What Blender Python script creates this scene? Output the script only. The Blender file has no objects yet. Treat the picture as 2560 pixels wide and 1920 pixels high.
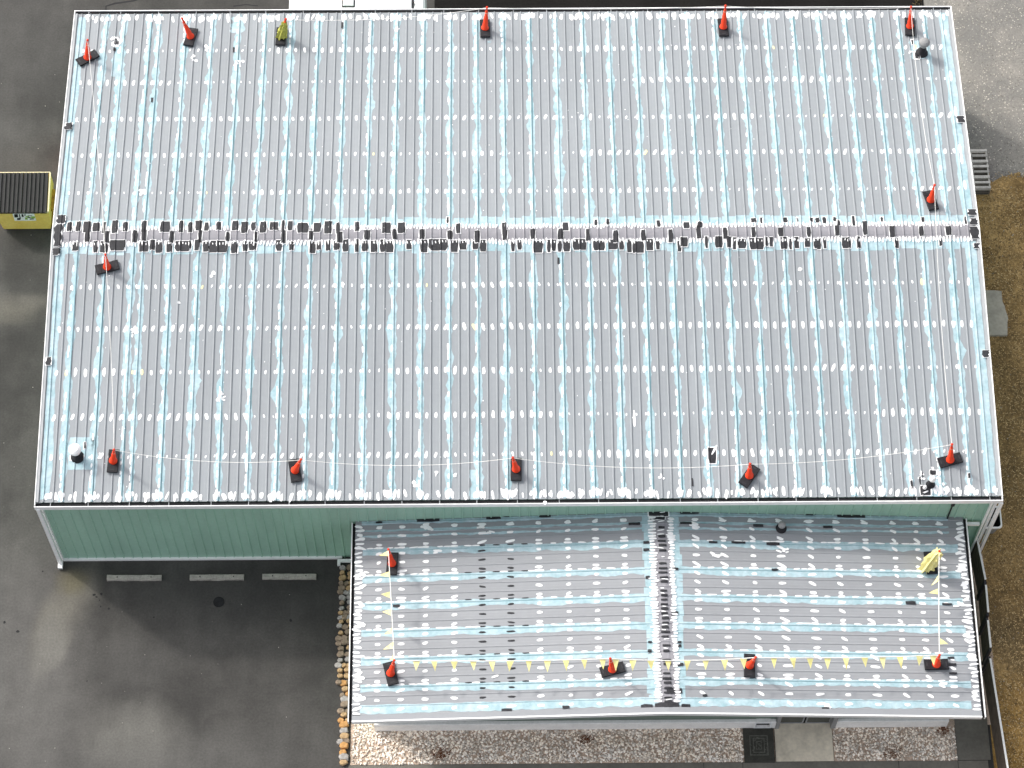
import bpy, math, random
from mathutils import Vector, Matrix, Quaternion
random.seed(11)
PI = math.pi
scene = bpy.context.scene
col = scene.collection

# ------------------------------------------------------------------ camera
CX, CY, CZ = -.9059, -31.7895, 77.7304
PITCH, YAW, ROLL, FPX = .457494, -.0198192, .0113406, 6245.28
cp, sp = math.cos(PITCH), math.sin(PITCH)
Rcam = (Matrix.Rotation(YAW, 3, 'Z') @ Matrix.Rotation(PITCH, 3, 'X') @ Matrix.Rotation(ROLL, 3, 'Z'))
cam_d = bpy.data.cameras.new('camera'); cam = bpy.data.objects.new('camera', cam_d); col.objects.link(cam)
cam.matrix_world = Matrix.Translation((CX, CY, CZ)) @ Rcam.to_4x4()
cam_d.sensor_width = 36; cam_d.lens = FPX / 2560 * 36
cam_d.clip_start = 1; cam_d.clip_end = 2000
scene.camera = cam

# ------------------------------------------------------------------ sky, sun, exposure
SUN_TO = Vector((-4.55, 3.42, 4.86)).normalized()
w = bpy.data.worlds.new("World"); scene.world = w; w.use_nodes = True
nt = w.node_tree
sky = nt.nodes.new('ShaderNodeTexSky'); sky.sky_type = 'NISHITA'; sky.sun_disc = False
sky.sun_elevation = math.asin(SUN_TO.z); sky.sun_rotation = math.atan2(SUN_TO.x, SUN_TO.y)
sky.air_density = 1.0; sky.dust_density = 5.0; sky.ozone_density = 1.0
bg = nt.nodes['Background']; bg.inputs[1].default_value = .15
hs = nt.nodes.new('ShaderNodeHueSaturation'); hs.inputs['Saturation'].default_value = .3   # hazy, whitish daylight
nt.links.new(sky.outputs[0], hs.inputs['Color']); nt.links.new(hs.outputs[0], bg.inputs[0])
sd = bpy.data.lights.new('sun', 'SUN'); sd.energy = 1.05; sd.angle = math.radians(3); sd.color = (1, .96, .9)
so = bpy.data.objects.new('sun', sd); col.objects.link(so)
so.rotation_euler = (-SUN_TO).to_track_quat('-Z', 'Y').to_euler(); so.location = (-30, 30, 40)
scene.view_settings.view_transform = 'Standard'; scene.view_settings.look = 'None'
scene.view_settings.exposure = 0.82; scene.view_settings.gamma = 1

# ------------------------------------------------------------------ pixel of the photograph -> point on a real surface
def ray(px, py): return Rcam @ Vector(((px - 1280) / FPX, -(py - 960) / FPX, -1))
CAM = Vector((CX, CY, CZ))
def onplane(px, py, n, d):
    r = ray(px, py); n = Vector(n); return CAM + r * ((d - n.dot(CAM)) / n.dot(r))
def at(p, h=0.): return onplane(p[0], p[1], (0, 0, 1), h)
K = 860 / 2212
def Z1(x, y): return (x * K, y * K)
def Z2(x, y): return (850 + x * K, y * K)
def Z3(x, y): return (1700 + x * K, y * K)
def Z4(x, y): return (x * K, 640 + y * K)
def Z5(x, y): return (850 + x * K, 640 + y * K)
def Z6(x, y): return (1700 + x * K, 640 + y * K)
def Z7(x, y): return (x * K, 1275 + y * K)
def Z8(x, y): return (850 + x * K, 1275 + y * K)
def Z9(x, y): return (1700 + x * K, 1275 + y * K)

# ------------------------------------------------------------------ helpers
def tag(o, label=None, cat=None, group=None, kind=None):
    if label: o['label'] = label
    if cat: o['category'] = cat
    if group: o['group'] = group
    if kind: o['kind'] = kind
    return o
def empty(name, loc=(0, 0, 0), label=None, cat=None, group=None):
    o = bpy.data.objects.new(name, None); col.objects.link(o); o.location = loc
    o.empty_display_size = .2
    return tag(o, label, cat, group)
class MB:
    def __init__(s): s.v = []; s.f = []; s.m = []; s.mi = 0
    def add(s, vs, fs):
        b = len(s.v); s.v += [tuple(x) for x in vs]
        s.f += [tuple(b + i for i in f) for f in fs]; s.m += [s.mi] * len(fs); return s
    def box(s, x0, x1, y0, y1, z0, z1, M=None):
        vs = [Vector((x, y, z)) for z in (z0, z1) for y in (y0, y1) for x in (x0, x1)]
        if M is not None: vs = [M @ v for v in vs]
        return s.add(vs, [(0, 2, 3, 1), (4, 5, 7, 6), (0, 1, 5, 4), (2, 6, 7, 3), (0, 4, 6, 2), (1, 3, 7, 5)])
    def bbox(s, x0, x1, y0, y1, z0, z1, b=.01, M=None):   # box with a chamfered top
        vs = [Vector((x, y, z)) for (z, i) in ((z0, 0), (z1 - b, 0), (z1, b)) for (x, y) in ((x0 + i, y0 + i), (x1 - i, y0 + i), (x1 - i, y1 - i), (x0 + i, y1 - i))]
        if M is not None: vs = [M @ v for v in vs]
        fs = [(3, 2, 1, 0), (8, 9, 10, 11)]
        for l in (0, 4):
            for i in range(4): fs.append((l + i, l + (i + 1) % 4, l + 4 + (i + 1) % 4, l + 4 + i))
        return s.add(vs, fs)
    def prism(s, pts, z0, z1, inset=0.):
        n = len(pts); c = Vector((sum(p[0] for p in pts) / n, sum(p[1] for p in pts) / n))
        top = [c + (Vector(p[:2]) - c) * (1 - inset) for p in pts]
        vs = [(p[0], p[1], z0) for p in pts] + [(p[0], p[1], z1) for p in top]
        fs = [tuple(range(n, 2 * n)), tuple(reversed(range(n)))] + [(i, (i + 1) % n, n + (i + 1) % n, n + i) for i in range(n)]
        return s.add(vs, fs)
    def lathe(s, prof, n=20, M=None, cx=0, cy=0):
        vs = []; fs = []
        for (r, z) in prof:
            for i in range(n):
                a = 2 * PI * i / n; v = Vector((cx + r * math.cos(a), cy + r * math.sin(a), z)); vs.append(M @ v if M is not None else v)
        for j in range(len(prof) - 1):
            for i in range(n): fs.append((j * n + i, j * n + (i + 1) % n, (j + 1) * n + (i + 1) % n, (j + 1) * n + i))
        fs.append(tuple(reversed(range(n)))); fs.append(tuple(range((len(prof) - 1) * n, len(prof) * n)))
        return s.add(vs, fs)
    def tube(s, pts, r, n=8):
        pts = [Vector(p) for p in pts]; vs = []; fs = []
        for k, p in enumerate(pts):
            d = (pts[min(k + 1, len(pts) - 1)] - pts[max(k - 1, 0)]).normalized()
            q = d.to_track_quat('Z', 'Y')
            for i in range(n):
                a = 2 * PI * i / n + PI / n; vs.append(p + q @ Vector((r * math.cos(a), r * math.sin(a), 0)))
        for j in range(len(pts) - 1):
            for i in range(n): fs.append((j * n + i, j * n + (i + 1) % n, (j + 1) * n + (i + 1) % n, (j + 1) * n + i))
        fs.append(tuple(reversed(range(n)))); fs.append(tuple(range((len(pts) - 1) * n, len(pts) * n)))
        return s.add(vs, fs)
    def merge(s, o, shift):
        b = len(s.v); s.v += o.v; s.f += [tuple(b + i for i in f) for f in o.f]; s.m += [q + shift for q in o.m]; return s
    def build(s, name, mats, parent=None, smooth=False):
        me = bpy.data.meshes.new(name); me.from_pydata(s.v, [], s.f)
        if not isinstance(mats, (list, tuple)): mats = [mats]
        for m in mats: me.materials.append(m)
        me.polygons.foreach_set('material_index', s.m)
        if smooth: me.polygons.foreach_set('use_smooth', [True] * len(s.f))
        me.update()
        o = bpy.data.objects.new(name, me); col.objects.link(o)
        if parent: o.parent = parent
        return o

# ------------------------------------------------------------------ materials
def mat(name, c, rough=.6, var=.12, scale=3., fine=0., bump=0., bscale=40., c2=None, island=0., spec=.3, stretch=None, metallic=0.):
    m = bpy.data.materials.new(name); m.use_nodes = True; n = m.node_tree; N = n.nodes; Lk = n.links
    b = N['Principled BSDF']; b.inputs['Roughness'].default_value = rough; b.inputs['Specular IOR Level'].default_value = spec
    b.inputs['Metallic'].default_value = metallic
    tc = N.new('ShaderNodeTexCoord'); vec = tc.outputs['Object']
    if stretch:
        mp = N.new('ShaderNodeMapping'); mp.inputs['Scale'].default_value = stretch; Lk.new(vec, mp.inputs[0]); vec = mp.outputs[0]
    no = N.new('ShaderNodeTexNoise'); no.inputs['Scale'].default_value = scale; no.inputs['Detail'].default_value = 6; no.inputs['Roughness'].default_value = .6
    Lk.new(vec, no.inputs['Vector'])
    mr = N.new('ShaderNodeMapRange'); mr.inputs[1].default_value = .3; mr.inputs[2].default_value = .7; Lk.new(no.outputs[0], mr.inputs[0])
    mx = N.new('ShaderNodeMix'); mx.data_type = 'RGBA'
    ca = c if c2 else tuple(x * (1 - var) for x in c); cb = c2 or tuple(min(1, x * (1 + var)) for x in c)
    mx.inputs[6].default_value = (*ca, 1); mx.inputs[7].default_value = (*cb, 1); Lk.new(mr.outputs[0], mx.inputs[0])
    out = mx.outputs[2]
    def mul(out, src, lo, hi):
        r = N.new('ShaderNodeMapRange'); r.inputs[1].default_value = .25; r.inputs[2].default_value = .75
        r.inputs[3].default_value = lo; r.inputs[4].default_value = hi; Lk.new(src, r.inputs[0])
        v = N.new('ShaderNodeVectorMath'); v.operation = 'SCALE'; Lk.new(out, v.inputs[0]); Lk.new(r.outputs[0], v.inputs['Scale']); return v.outputs[0]
    if fine:
        n2 = N.new('ShaderNodeTexNoise'); n2.inputs['Scale'].default_value = bscale; n2.inputs['Detail'].default_value = 3; Lk.new(tc.outputs['Object'], n2.inputs['Vector'])
        out = mul(out, n2.outputs[0], 1 - fine, 1 + fine)
    if island:
        g = N.new('ShaderNodeNewGeometry'); out = mul(out, g.outputs['Random Per Island'], 1 - island, 1 + island * .6)
    Lk.new(out, b.inputs['Base Color'])
    if bump:
        n3 = N.new('ShaderNodeTexNoise'); n3.inputs['Scale'].default_value = bscale; n3.inputs['Detail'].default_value = 4; Lk.new(tc.outputs['Object'], n3.inputs['Vector'])
        bp = N.new('ShaderNodeBump'); bp.inputs['Strength'].default_value = bump; bp.inputs['Distance'].default_value = .02
        Lk.new(n3.outputs[0], bp.inputs['Height']); Lk.new(bp.outputs[0], b.inputs['Normal'])
    return m
M = {}
M['roof'] = mat('roof_metal', (.282, .302, .318), .55, .07, .5, fine=.03, bscale=6, stretch=(2.2, .35, 1))
M['roof2'] = mat('annex_roof_metal', (.278, .288, .302), .55, .07, .5, fine=.03, bscale=6, stretch=(.35, 2.2, 1))
M['cap'] = mat('ridge_metal', (.27, .265, .285), .45, .08, 2, fine=.05, bscale=9)
M['lap'] = mat('lap_shade_metal', (.16, .17, .18), .5, .1, 3)
M['trim'] = mat('trim_metal', (.36, .375, .385), .45, .08, 2)
M['white'] = mat('white_metal', (.90, .90, .89), .4, .05, 4)
M['whitewall'] = mat('white_painted_wall', (.90, .88, .85), .7, .08, 2.5, fine=.06, bscale=15)
M['dab'] = mat('white_sealant', (.90, .90, .90), .55, .03, 8, spec=.3)
M['cream'] = mat('cream_sealant', (.82, .74, .42), .55, .1, 8)
M['blue'] = mat('pale_blue_coating', (.28, .425, .465), .5, .1, 2.6, c2=(.45, .56, .60), fine=.12, bscale=9)
M['cyan'] = mat('cyan_coating', (.15, .29, .33), .5, .1, 1.2, c2=(.25, .38, .42), fine=.1, bscale=6)
M['black'] = mat('black_patch', (.03, .03, .034), .55, .35, 7, fine=.3, bscale=25)
M['gutterdark'] = mat('dark_gutter_inside', (.012, .012, .014), .8, .2, 5)
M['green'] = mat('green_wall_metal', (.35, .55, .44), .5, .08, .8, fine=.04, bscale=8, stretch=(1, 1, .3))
M['greendk'] = mat('green_wall_metal_shaded', (.17, .22, .18), .5, .08, .8)  # annex gable green, with the shade under the overhang put into the colour
M['orange'] = mat('orange_plastic', (.85, .055, .015), .42, .10, 5, fine=.06, bscale=30)
M['collar'] = mat('pale_reflective_band', (.85, .32, .22), .4, .08, 5)
M['rubber'] = mat('black_rubber', (.014, .014, .017), .65, .3, 9, fine=.2, bscale=30)
M['rubberl'] = mat('worn_rubber', (.028, .028, .032), .6, .3, 9)
M['yflag'] = mat('yellow_flag', (.74, .66, .22), .6, .2, 6, c2=(.86, .80, .42))
M['yvest'] = mat('lime_cloth', (.44, .44, .09), .7, .25, 9, fine=.25, bscale=20)
M['rope'] = mat('white_rope', (.82, .81, .77), .7, .1, 9)
M['yellow'] = mat('yellow_paint', (.78, .54, .11), .45, .14, 2.2, c2=(.86, .64, .18), fine=.08, bscale=12)
M['rust'] = mat('rusty_yellow', (.20, .09, .02), .7, .3, 5, c2=(.55, .33, .04))
M['lid'] = mat('black_plastic_lid', (.028, .028, .027), .5, .15, 5)
M['pallet'] = mat('grey_wood', (.56, .52, .48), .8, .15, 6, fine=.15, bscale=30, island=.25)
M['palletd'] = mat('shaded_pallet_wood', (.16, .14, .12), .8, .2, 6, fine=.15, bscale=30, island=.3)  # lower pallets' wood coloured darker to paint in the shade inside the stack
M['concrete'] = mat('concrete', (.74, .66, .52), .85, .22, 1.1, fine=.10, bscale=9, bump=.15)
M['slab'] = mat('old_slab', (.27, .255, .21), .85, .25, 1.3, fine=.12, bscale=9, bump=.2, c2=(.50, .46, .38))
M['concreted'] = mat('dirty_concrete', (.17, .16, .135), .85, .18, 1.0, fine=.12, bscale=10, bump=.2)
M['stop'] = mat('weathered_concrete', (.36, .34, .30), .85, .2, 6, fine=.2, bscale=25, bump=.3)
M['glass'] = mat('dark_glass', (.045, .055, .05), .15, .1, 1)
M['wood'] = mat('dark_brown_fence', (.11, .085, .065), .8, .25, 4, fine=.2, bscale=20, stretch=(8, 1, 1))
M['galv'] = mat('galvanised', (.40, .41, .41), .4, .15, 6)
M['plast'] = mat('grey_plastic', (.27, .27, .27), .5, .15, 5)
M['terracotta'] = mat('orange_board', (.62, .25, .10), .7, .15, 5)
M['mat'] = mat('dark_mat', (.052, .051, .042), .9, .2, 4, fine=.2, bscale=30)
M['matl'] = mat('dusty_mat', (.12, .12, .10), .9, .3, 6, fine=.25, bscale=14)
M['gravel'] = mat('pale_gravel', (.90, .78, .64), .8, .2, 1.5, island=.38, c2=(.97, .90, .82))
M['soil'] = mat('gravel_soil', (.52, .40, .31), .9, .3, 8, fine=.3, bscale=30, bump=.4)
M['pebble'] = mat('grey_pebbles', (.36, .335, .29), .85, .2, 1, island=.6)
M['straw'] = mat('dead_grass', (.40, .265, .11), .85, .3, .6, island=.75, c2=(.56, .42, .22))
M['darkasph'] = mat('fresh_asphalt', (.014, .013, .0125), .95, .25, .5, spec=.05, fine=.25, bscale=14, bump=.2)
M['iron'] = mat('black_iron', (.008, .008, .009), .6, .2, 9)
M['sgreen'] = mat('sticker_green', (.25, .45, .06), .5, .1, 9)
M['leaf'] = mat('brown_leaves', (.16, .06, .025), .8, .4, 9)
STONES = [mat('stone_tan', (.44, .30, .16), .8, .2, 6, fine=.2, bscale=20, bump=.4),
          mat('stone_orange', (.50, .27, .10), .8, .2, 6, fine=.2, bscale=20, bump=.4),
          mat('stone_grey', (.34, .32, .30), .8, .2, 6, fine=.2, bscale=20, bump=.4),
          mat('stone_brown', (.26, .20, .145), .8, .2, 6, fine=.2, bscale=20, bump=.4)]

def ground_mat(name, base, dark, stains, scale=.12, fine=.12, bumpk=.25, scales=(22, 4, 90), streak=0.):
    """procedural ground: broad noise, grit, and stains with shapes of their own (x,y,rx,ry,rot,colour,amount)"""
    m = bpy.data.materials.new(name); m.use_nodes = True; n = m.node_tree; N = n.nodes; Lk = n.links
    b = N['Principled BSDF']; b.inputs['Roughness'].default_value = .88; b.inputs['Specular IOR Level'].default_value = .25
    tc = N.new('ShaderNodeTexCoord')
    dn = N.new('ShaderNodeTexNoise'); dn.inputs['Scale'].default_value = .55; dn.inputs['Detail'].default_value = 5; Lk.new(tc.outputs['Object'], dn.inputs['Vector'])
    sub = N.new('ShaderNodeVectorMath'); sub.operation = 'SUBTRACT'; sub.inputs[1].default_value = (.5, .5, .5); Lk.new(dn.outputs['Color'], sub.inputs[0])
    sc = N.new('ShaderNodeVectorMath'); sc.operation = 'SCALE'; sc.inputs['Scale'].default_value = 1.3; Lk.new(sub.outputs[0], sc.inputs[0])
    ad = N.new('ShaderNodeVectorMath'); ad.operation = 'ADD'; Lk.new(tc.outputs['Object'], ad.inputs[0]); Lk.new(sc.outputs[0], ad.inputs[1])
    no = N.new('ShaderNodeTexNoise'); no.inputs['Scale'].default_value = scale; no.inputs['Detail'].default_value = 7; no.inputs['Roughness'].default_value = .62
    Lk.new(ad.outputs[0], no.inputs['Vector'])
    mr = N.new('ShaderNodeMapRange'); mr.inputs[1].default_value = .40; mr.inputs[2].default_value = .60; Lk.new(no.outputs[0], mr.inputs[0])
    mx = N.new('ShaderNodeMix'); mx.data_type = 'RGBA'; mx.inputs[6].default_value = (*dark, 1); mx.inputs[7].default_value = (*base, 1); Lk.new(mr.outputs[0], mx.inputs[0])
    out = mx.outputs[2]
    for (x, y, rx, ry, rot, c, a) in stains:
        mp = N.new('ShaderNodeMapping'); mp.vector_type = 'TEXTURE'
        mp.inputs['Location'].default_value = (x, y, 0); mp.inputs['Rotation'].default_value = (0, 0, math.radians(rot)); mp.inputs['Scale'].default_value = (rx, ry, 1)
        Lk.new(ad.outputs[0], mp.inputs[0])
        ln = N.new('ShaderNodeVectorMath'); ln.operation = 'LENGTH'; Lk.new(mp.outputs[0], ln.inputs[0])
        r = N.new('ShaderNodeMapRange'); r.interpolation_type = 'SMOOTHSTEP'; r.inputs[1].default_value = 1.45; r.inputs[2].default_value = .25; r.inputs[3].default_value = 0; r.inputs[4].default_value = a
        Lk.new(ln.outputs['Value'], r.inputs[0])
        q = N.new('ShaderNodeMix'); q.data_type = 'RGBA'; q.inputs[7].default_value = (*c, 1); Lk.new(out, q.inputs[6]); Lk.new(r.outputs[0], q.inputs[0]); out = q.outputs[2]
    for s_, f_ in zip(scales, (fine, fine * .6, fine)):
        n2 = N.new('ShaderNodeTexNoise'); n2.inputs['Scale'].default_value = s_; n2.inputs['Detail'].default_value = 3; Lk.new(tc.outputs['Object'], n2.inputs['Vector'])
        r = N.new('ShaderNodeMapRange'); r.inputs[1].default_value = .3; r.inputs[2].default_value = .7; r.inputs[3].default_value = 1 - f_; r.inputs[4].default_value = 1 + f_
        Lk.new(n2.outputs[0], r.inputs[0]); v = N.new('ShaderNodeVectorMath'); v.operation = 'SCALE'; Lk.new(out, v.inputs[0]); Lk.new(r.outputs[0], v.inputs['Scale']); out = v.outputs[0]
    if streak:          # long faint wheel and water streaks
        mp = N.new('ShaderNodeMapping'); mp.inputs['Scale'].default_value = (1.5, .22, 1); mp.inputs['Rotation'].default_value = (0, 0, .12); Lk.new(tc.outputs['Object'], mp.inputs[0])
        n4 = N.new('ShaderNodeTexNoise'); n4.inputs['Scale'].default_value = 1.0; n4.inputs['Detail'].default_value = 5; Lk.new(mp.outputs[0], n4.inputs['Vector'])
        r = N.new('ShaderNodeMapRange'); r.inputs[1].default_value = .35; r.inputs[2].default_value = .65; r.inputs[3].default_value = 1 - streak; r.inputs[4].default_value = 1 + streak
        Lk.new(n4.outputs[0], r.inputs[0]); v = N.new('ShaderNodeVectorMath'); v.operation = 'SCALE'; Lk.new(out, v.inputs[0]); Lk.new(r.outputs[0], v.inputs['Scale']); out = v.outputs[0]
    Lk.new(out, b.inputs['Base Color'])
    bp = N.new('ShaderNodeBump'); bp.inputs['Strength'].default_value = bumpk; bp.inputs['Distance'].default_value = .015; Lk.new(n2.outputs[0], bp.inputs['Height']); Lk.new(bp.outputs[0], b.inputs['Normal'])
    return m
def G(px, py): p = at((px, py)); return p.x, p.y
lt, tn, dk = (.155, .15, .136), (.145, .136, .115), (.036, .035, .033)
st = [(*G(60, 1700), 2.0, 5.0, 12, (.115, .111, .104), .8),
      (*G(160, 1530), .6, 2.0, -22, tn, .75), (*G(172, 1450), .5, .55, 0, (.11, .098, .06), .7),
      (*G(125, 1610), .45, 1.0, -22, lt, .7),
      (*G(330, 1850), 1.6, 1.3, 0, lt, .7), (*G(480, 1900), 4.5, 1.0, 5, (.11, .107, .10), .5),
      (*G(330, 1660), 1.7, 1.1, -8, (.088, .085, .08), .5),
      (*G(60, 750), 1.3, .42, 3, (.125, .115, .10), .6), (*G(20, 780), 1.0, .5, 0, (.13, .12, .10), .5),
      (*G(60, 860), 1.5, .35, 0, dk, .5), (*G(150, 900), .9, 3.0, 0, (.06, .058, .054), .6),
      (*G(60, 120), 2.2, 2.8, 0, (.085, .083, .078), .55), (*G(80, 270), 1.2, .7, 20, dk, .45),
      (*G(20, 330), 1.5, .8, 0, (.09, .088, .083), .5), (*G(60, 690), 1.5, .5, 0, dk, .35),
      (*G(740, 1700), .6, 2.4, 0, (.08, .076, .071), .4), (*G(640, 1480), 2.8, 1.0, 0, (.05, .048, .046), .5)]
M['asphalt'] = ground_mat('asphalt', (.072, .069, .064), (.043, .0415, .039), st, .22, .12, .25, (14, 1.6, 60), .07)
gst = [(*G(2540, 1100), 3, 6, 0, (.16, .11, .05), .4), (*G(2540, 1860), 1.2, 2.2, 0, (.30, .17, .04), .6),
       (*G(2520, 1600), .8, 1.2, 0, (.13, .10, .055), .5)]
M['grassground'] = ground_mat('dead_grass_soil', (.42, .275, .11), (.19, .12, .045), gst, .45, .30, .3, (9, 2.5, 28))
M['gravelground'] = ground_mat('pale_gravel_ground', (.25, .235, .21), (.185, .178, .165), [(*G(2500, 330), 1.6, .9, 10, (.13, .13, .13), .4), (*G(2460, 120), .6, 1.6, 0, (.17, .165, .155), .5)], .4, .12, .12, (12, 3, 30))

# ------------------------------------------------------------------ ground
def sheet(name, pts, z, m, kind='structure'):
    me = MB().add([(x, y, z) for x, y in pts], [tuple(range(len(pts)))]).build(name, m)
    return tag(me, kind=kind)
sheet('ground', [(-260, -220), (260, -220), (260, 320), (-260, 320)], 0, M['asphalt'])
def wavy(x0, x1, y, amp, n): return [(x0 + (x1 - x0) * i / n, y + random.uniform(-amp, amp)) for i in range(n + 1)]
sheet('dirt_ground', [(15.28, -220), (260, -220), (260, 320), (15.47, 320), (15.47, 18), (15.28, 14)], .004, M['grassground'])
edge = wavy(15.3, 24, 14.7, .35, 26) + [(260, 14.5), (260, 320), (15.47, 320), (15.47, 18)]
sheet('gravel_ground', edge, .008, M['gravelground'])
sheet('asphalt_patch', [(-2.9, 19), (15.44, 19), (15.44, 120), (-2.9, 120)], .004, M['darkasph'])
# asphalt tar lines near the top left
t = MB()
def flatline(pts, wd, z):
    vs = []; fs = []
    for i, p in enumerate(pts):
        a = Vector(pts[max(i - 1, 0)]); b_ = Vector(pts[min(i + 1, len(pts) - 1)]); d = (b_ - a).normalized(); nn = Vector((-d.y, d.x)) * wd / 2 * random.uniform(.6, 1.3)
        vs += [(p[0] + nn.x, p[1] + nn.y, z), (p[0] - nn.x, p[1] - nn.y, z)]
    for i in range(len(pts) - 1): fs.append((2 * i, 2 * i + 1, 2 * i + 3, 2 * i + 2))
    return vs, fs
t.add(*flatline([G(*Z1(x, y)) for x, y in ((680, 85), (682, 40), (740, 22), (800, 14), (860, 4), (900, -8))], .07, .004))
t.add(*flatline([G(*Z1(x, y)) for x, y in ((1500, 40), (1580, 30), (1660, 38))], .05, .004))
tag(t.build('asphalt_joint', M['iron']), kind='structure')
sp_ = MB()
for (p, r) in ((Z7(605, 545), .05), (Z7(620, 560), .04), (Z7(652, 540), .05), (Z7(647, 620), .035), (Z7(700, 635), .04), (Z7(115, 782), .06), (Z7(28, 722), .05), (Z7(1870, 710), .05), (Z7(275, 395), .03), (Z7(640, 580), .025), (Z7(560, 1100), .025), (Z7(990, 690), .03)):
    g_ = at(p); n_ = 9; sp_.add([(g_.x + r * random.uniform(.6, 1.2) * math.cos(2 * PI * i / n_), g_.y + r * random.uniform(.6, 1.2) * math.sin(2 * PI * i / n_), .004) for i in range(n_)], [tuple(range(n_))])
tag(sp_.build('oil_spots', M['iron']), kind='stuff', label='small black oil spots on the asphalt', cat='stain')
# light debris specks on the asphalt
dm = MB()
for i in range(170):
    x = random.uniform(-20, -6.6); y = random.uniform(-9.5, 21); 
    if -15.6 < x and y > -.2: continue
    r = random.uniform(.006, .02); dm.lathe([(r, .001), (r * .7, r * .8)], 5, None, x, y)
tag(dm.build('asphalt_grit', M['stop']), kind='stuff', label='tiny pale bits of grit scattered on the asphalt', cat='grit')

# ------------------------------------------------------------------ roof surfaces
W2, L, H, RISE = 15.35, 18.64, 4.839, .7575
SEAM = .9222; RP = SEAM / 3
class Main:
    ribs = [14.39 - RP * j for j in range(-3, 97)]
    ribs = [r for r in ribs if abs(r) < 15.25]
    def P(s, u, v, off=0.): return (u, v, H + RISE / (L / 2) * min(v, L - v) + prof(u, s.ribs) + off)
class Annex:
    XL, XR, YS, YN, HA, RI = -5.296, 14.424, -6.731, .045, 3.04, .606
    XM = 4.563
    ribs = [r for r in (-.98 + .3095 * k for k in range(-19, 4)) if -6.63 < r < -.05]
    def P(s, u, v, off=0.):     # u = world y (across the ribs), v = world x
        z = s.HA + s.RI * ((v - s.XL) / (s.XM - s.XL) if v < s.XM else (s.XR - v) / (s.XR - s.XM))
        return (v, u, z + prof(u, s.ribs) * .45 + off)
RB, RT, RH = .030, .013, .032
def prof(u, ribs, cache={}):
    k = id(ribs)
    if k not in cache: cache[k] = sorted(ribs)
    rs = cache[k]
    import bisect
    i = bisect.bisect_left(rs, u); best = 9
    for j in (i - 1, i):
        if 0 <= j < len(rs): best = min(best, abs(u - rs[j]))
    if best >= RB: 
        return 0.
    if best <= RT: return RH
    return RH * (RB - best) / (RB - RT)
MR, AR = Main(), Annex()
def roofpt(p):
    s_ = RISE / (L / 2)
    q = onplane(p[0], p[1], (0, -s_, 1), H)
    if q.y > L / 2: q = onplane(p[0], p[1], (0, s_, 1), H + s_ * L)
    return q
def annpt(p):
    sl = AR.RI / (AR.XM - AR.XL)
    q = onplane(p[0], p[1], (-sl, 0, 1), AR.HA - sl * AR.XL)
    if q.x > AR.XM:
        sl = AR.RI / (AR.XR - AR.XM); q = onplane(p[0], p[1], (sl, 0, 1), AR.HA + sl * AR.XR)
    return q

def breaks(ribs, a, b):
    o = []
    for r in sorted(ribs):
        if a - .05 < r < b + .05: o += [r - RB, r - RT, r + RT, r + RB]
    return o
def drape(mb, S, rows, off):
    """rows: list of (v, u0, u1); a sheet that follows the ribs between u0 and u1 at each v"""
    br = breaks(S.ribs, min(r[1] for r in rows), max(r[2] for r in rows)); n = len(br) + 2
    vs = []; fs = []
    for v, a, b in rows:
        for u in [a] + [min(max(x, a), b) for x in br] + [b]: vs.append(S.P(u, v, off))
    for j in range(len(rows) - 1):
        for i in range(n - 1):
            ok = any(abs(Vector(vs[q * n + i + 1]) - Vector(vs[q * n + i])) .length > 1e-6 for q in (j, j + 1)) if False else True
            fs.append((j * n + i, j * n + i + 1, (j + 1) * n + i + 1, (j + 1) * n + i))
    good = []
    for f in fs:
        if (Vector(vs[f[0]]) - Vector(vs[f[1]])).length > 1e-5 or (Vector(vs[f[2]]) - Vector(vs[f[3]])).length > 1e-5: good.append(f)
    mb.add(vs, good)
def dab(mb, S, u, v, su, sv, rot=0., off=.006, cream=False, n=9):
    """one brushed dab of sealant: half sizes su (across ribs) sv (along them)"""
    mb.mi = 1 if cream else 0
    vs = [S.P(u, v, off + .007)]; c, s_ = math.cos(rot), math.sin(rot); ph = random.random()
    for i in range(n):
        a = 2 * PI * (i + ph) / n; r = random.uniform(.82, 1.12)
        ex = abs(math.cos(a)) ** .8 * math.copysign(1, math.cos(a)) * su * r; ey = abs(math.sin(a)) ** .8 * math.copysign(1, math.sin(a)) * sv * r
        vs.append(S.P(u + ex * c - ey * s_, v + ex * s_ + ey * c, off))
    fs = [(0, 1 + i, 1 + (i + 1) % n) for i in range(n)]
    if S is AR: fs = [tuple(reversed(f)) for f in fs]
    mb.add(vs, fs); mb.mi = 0
def blob(mb, S, u0, u1, v0, v1, off, jit=.02, n=5):
    """hand-brushed rectangular patch with uneven edges, draped over the ribs"""
    rows = []
    for i in range(n):
        t_ = i / (n - 1); e = .12 * (u1 - u0) * (1 if i in (0, n - 1) else 0) * random.random()
        rows.append((v0 + (v1 - v0) * t_, u0 + e + random.uniform(-jit, jit) * .7, u1 - e + random.uniform(-jit, jit) * .7))
    rows = [(v, min(a, b - .01), b) for v, a, b in rows]
    drape(mb, S, rows, off)
def walk(n, s, lo, hi, start=None, pull=.15):
    x = start if start is not None else (lo + hi) / 2; o = []
    mid = (lo + hi) / 2
    for _ in range(n):
        x += random.uniform(-s, s) + (mid - x) * pull; x = max(lo, min(hi, x)); o.append(x)
    return o

# ================================================================== MAIN BUILDING
bld = empty('metal_building', (0, 0, 0), 'long green metal building with a big grey ribbed roof patched in white, blue and black', 'building')
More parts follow.
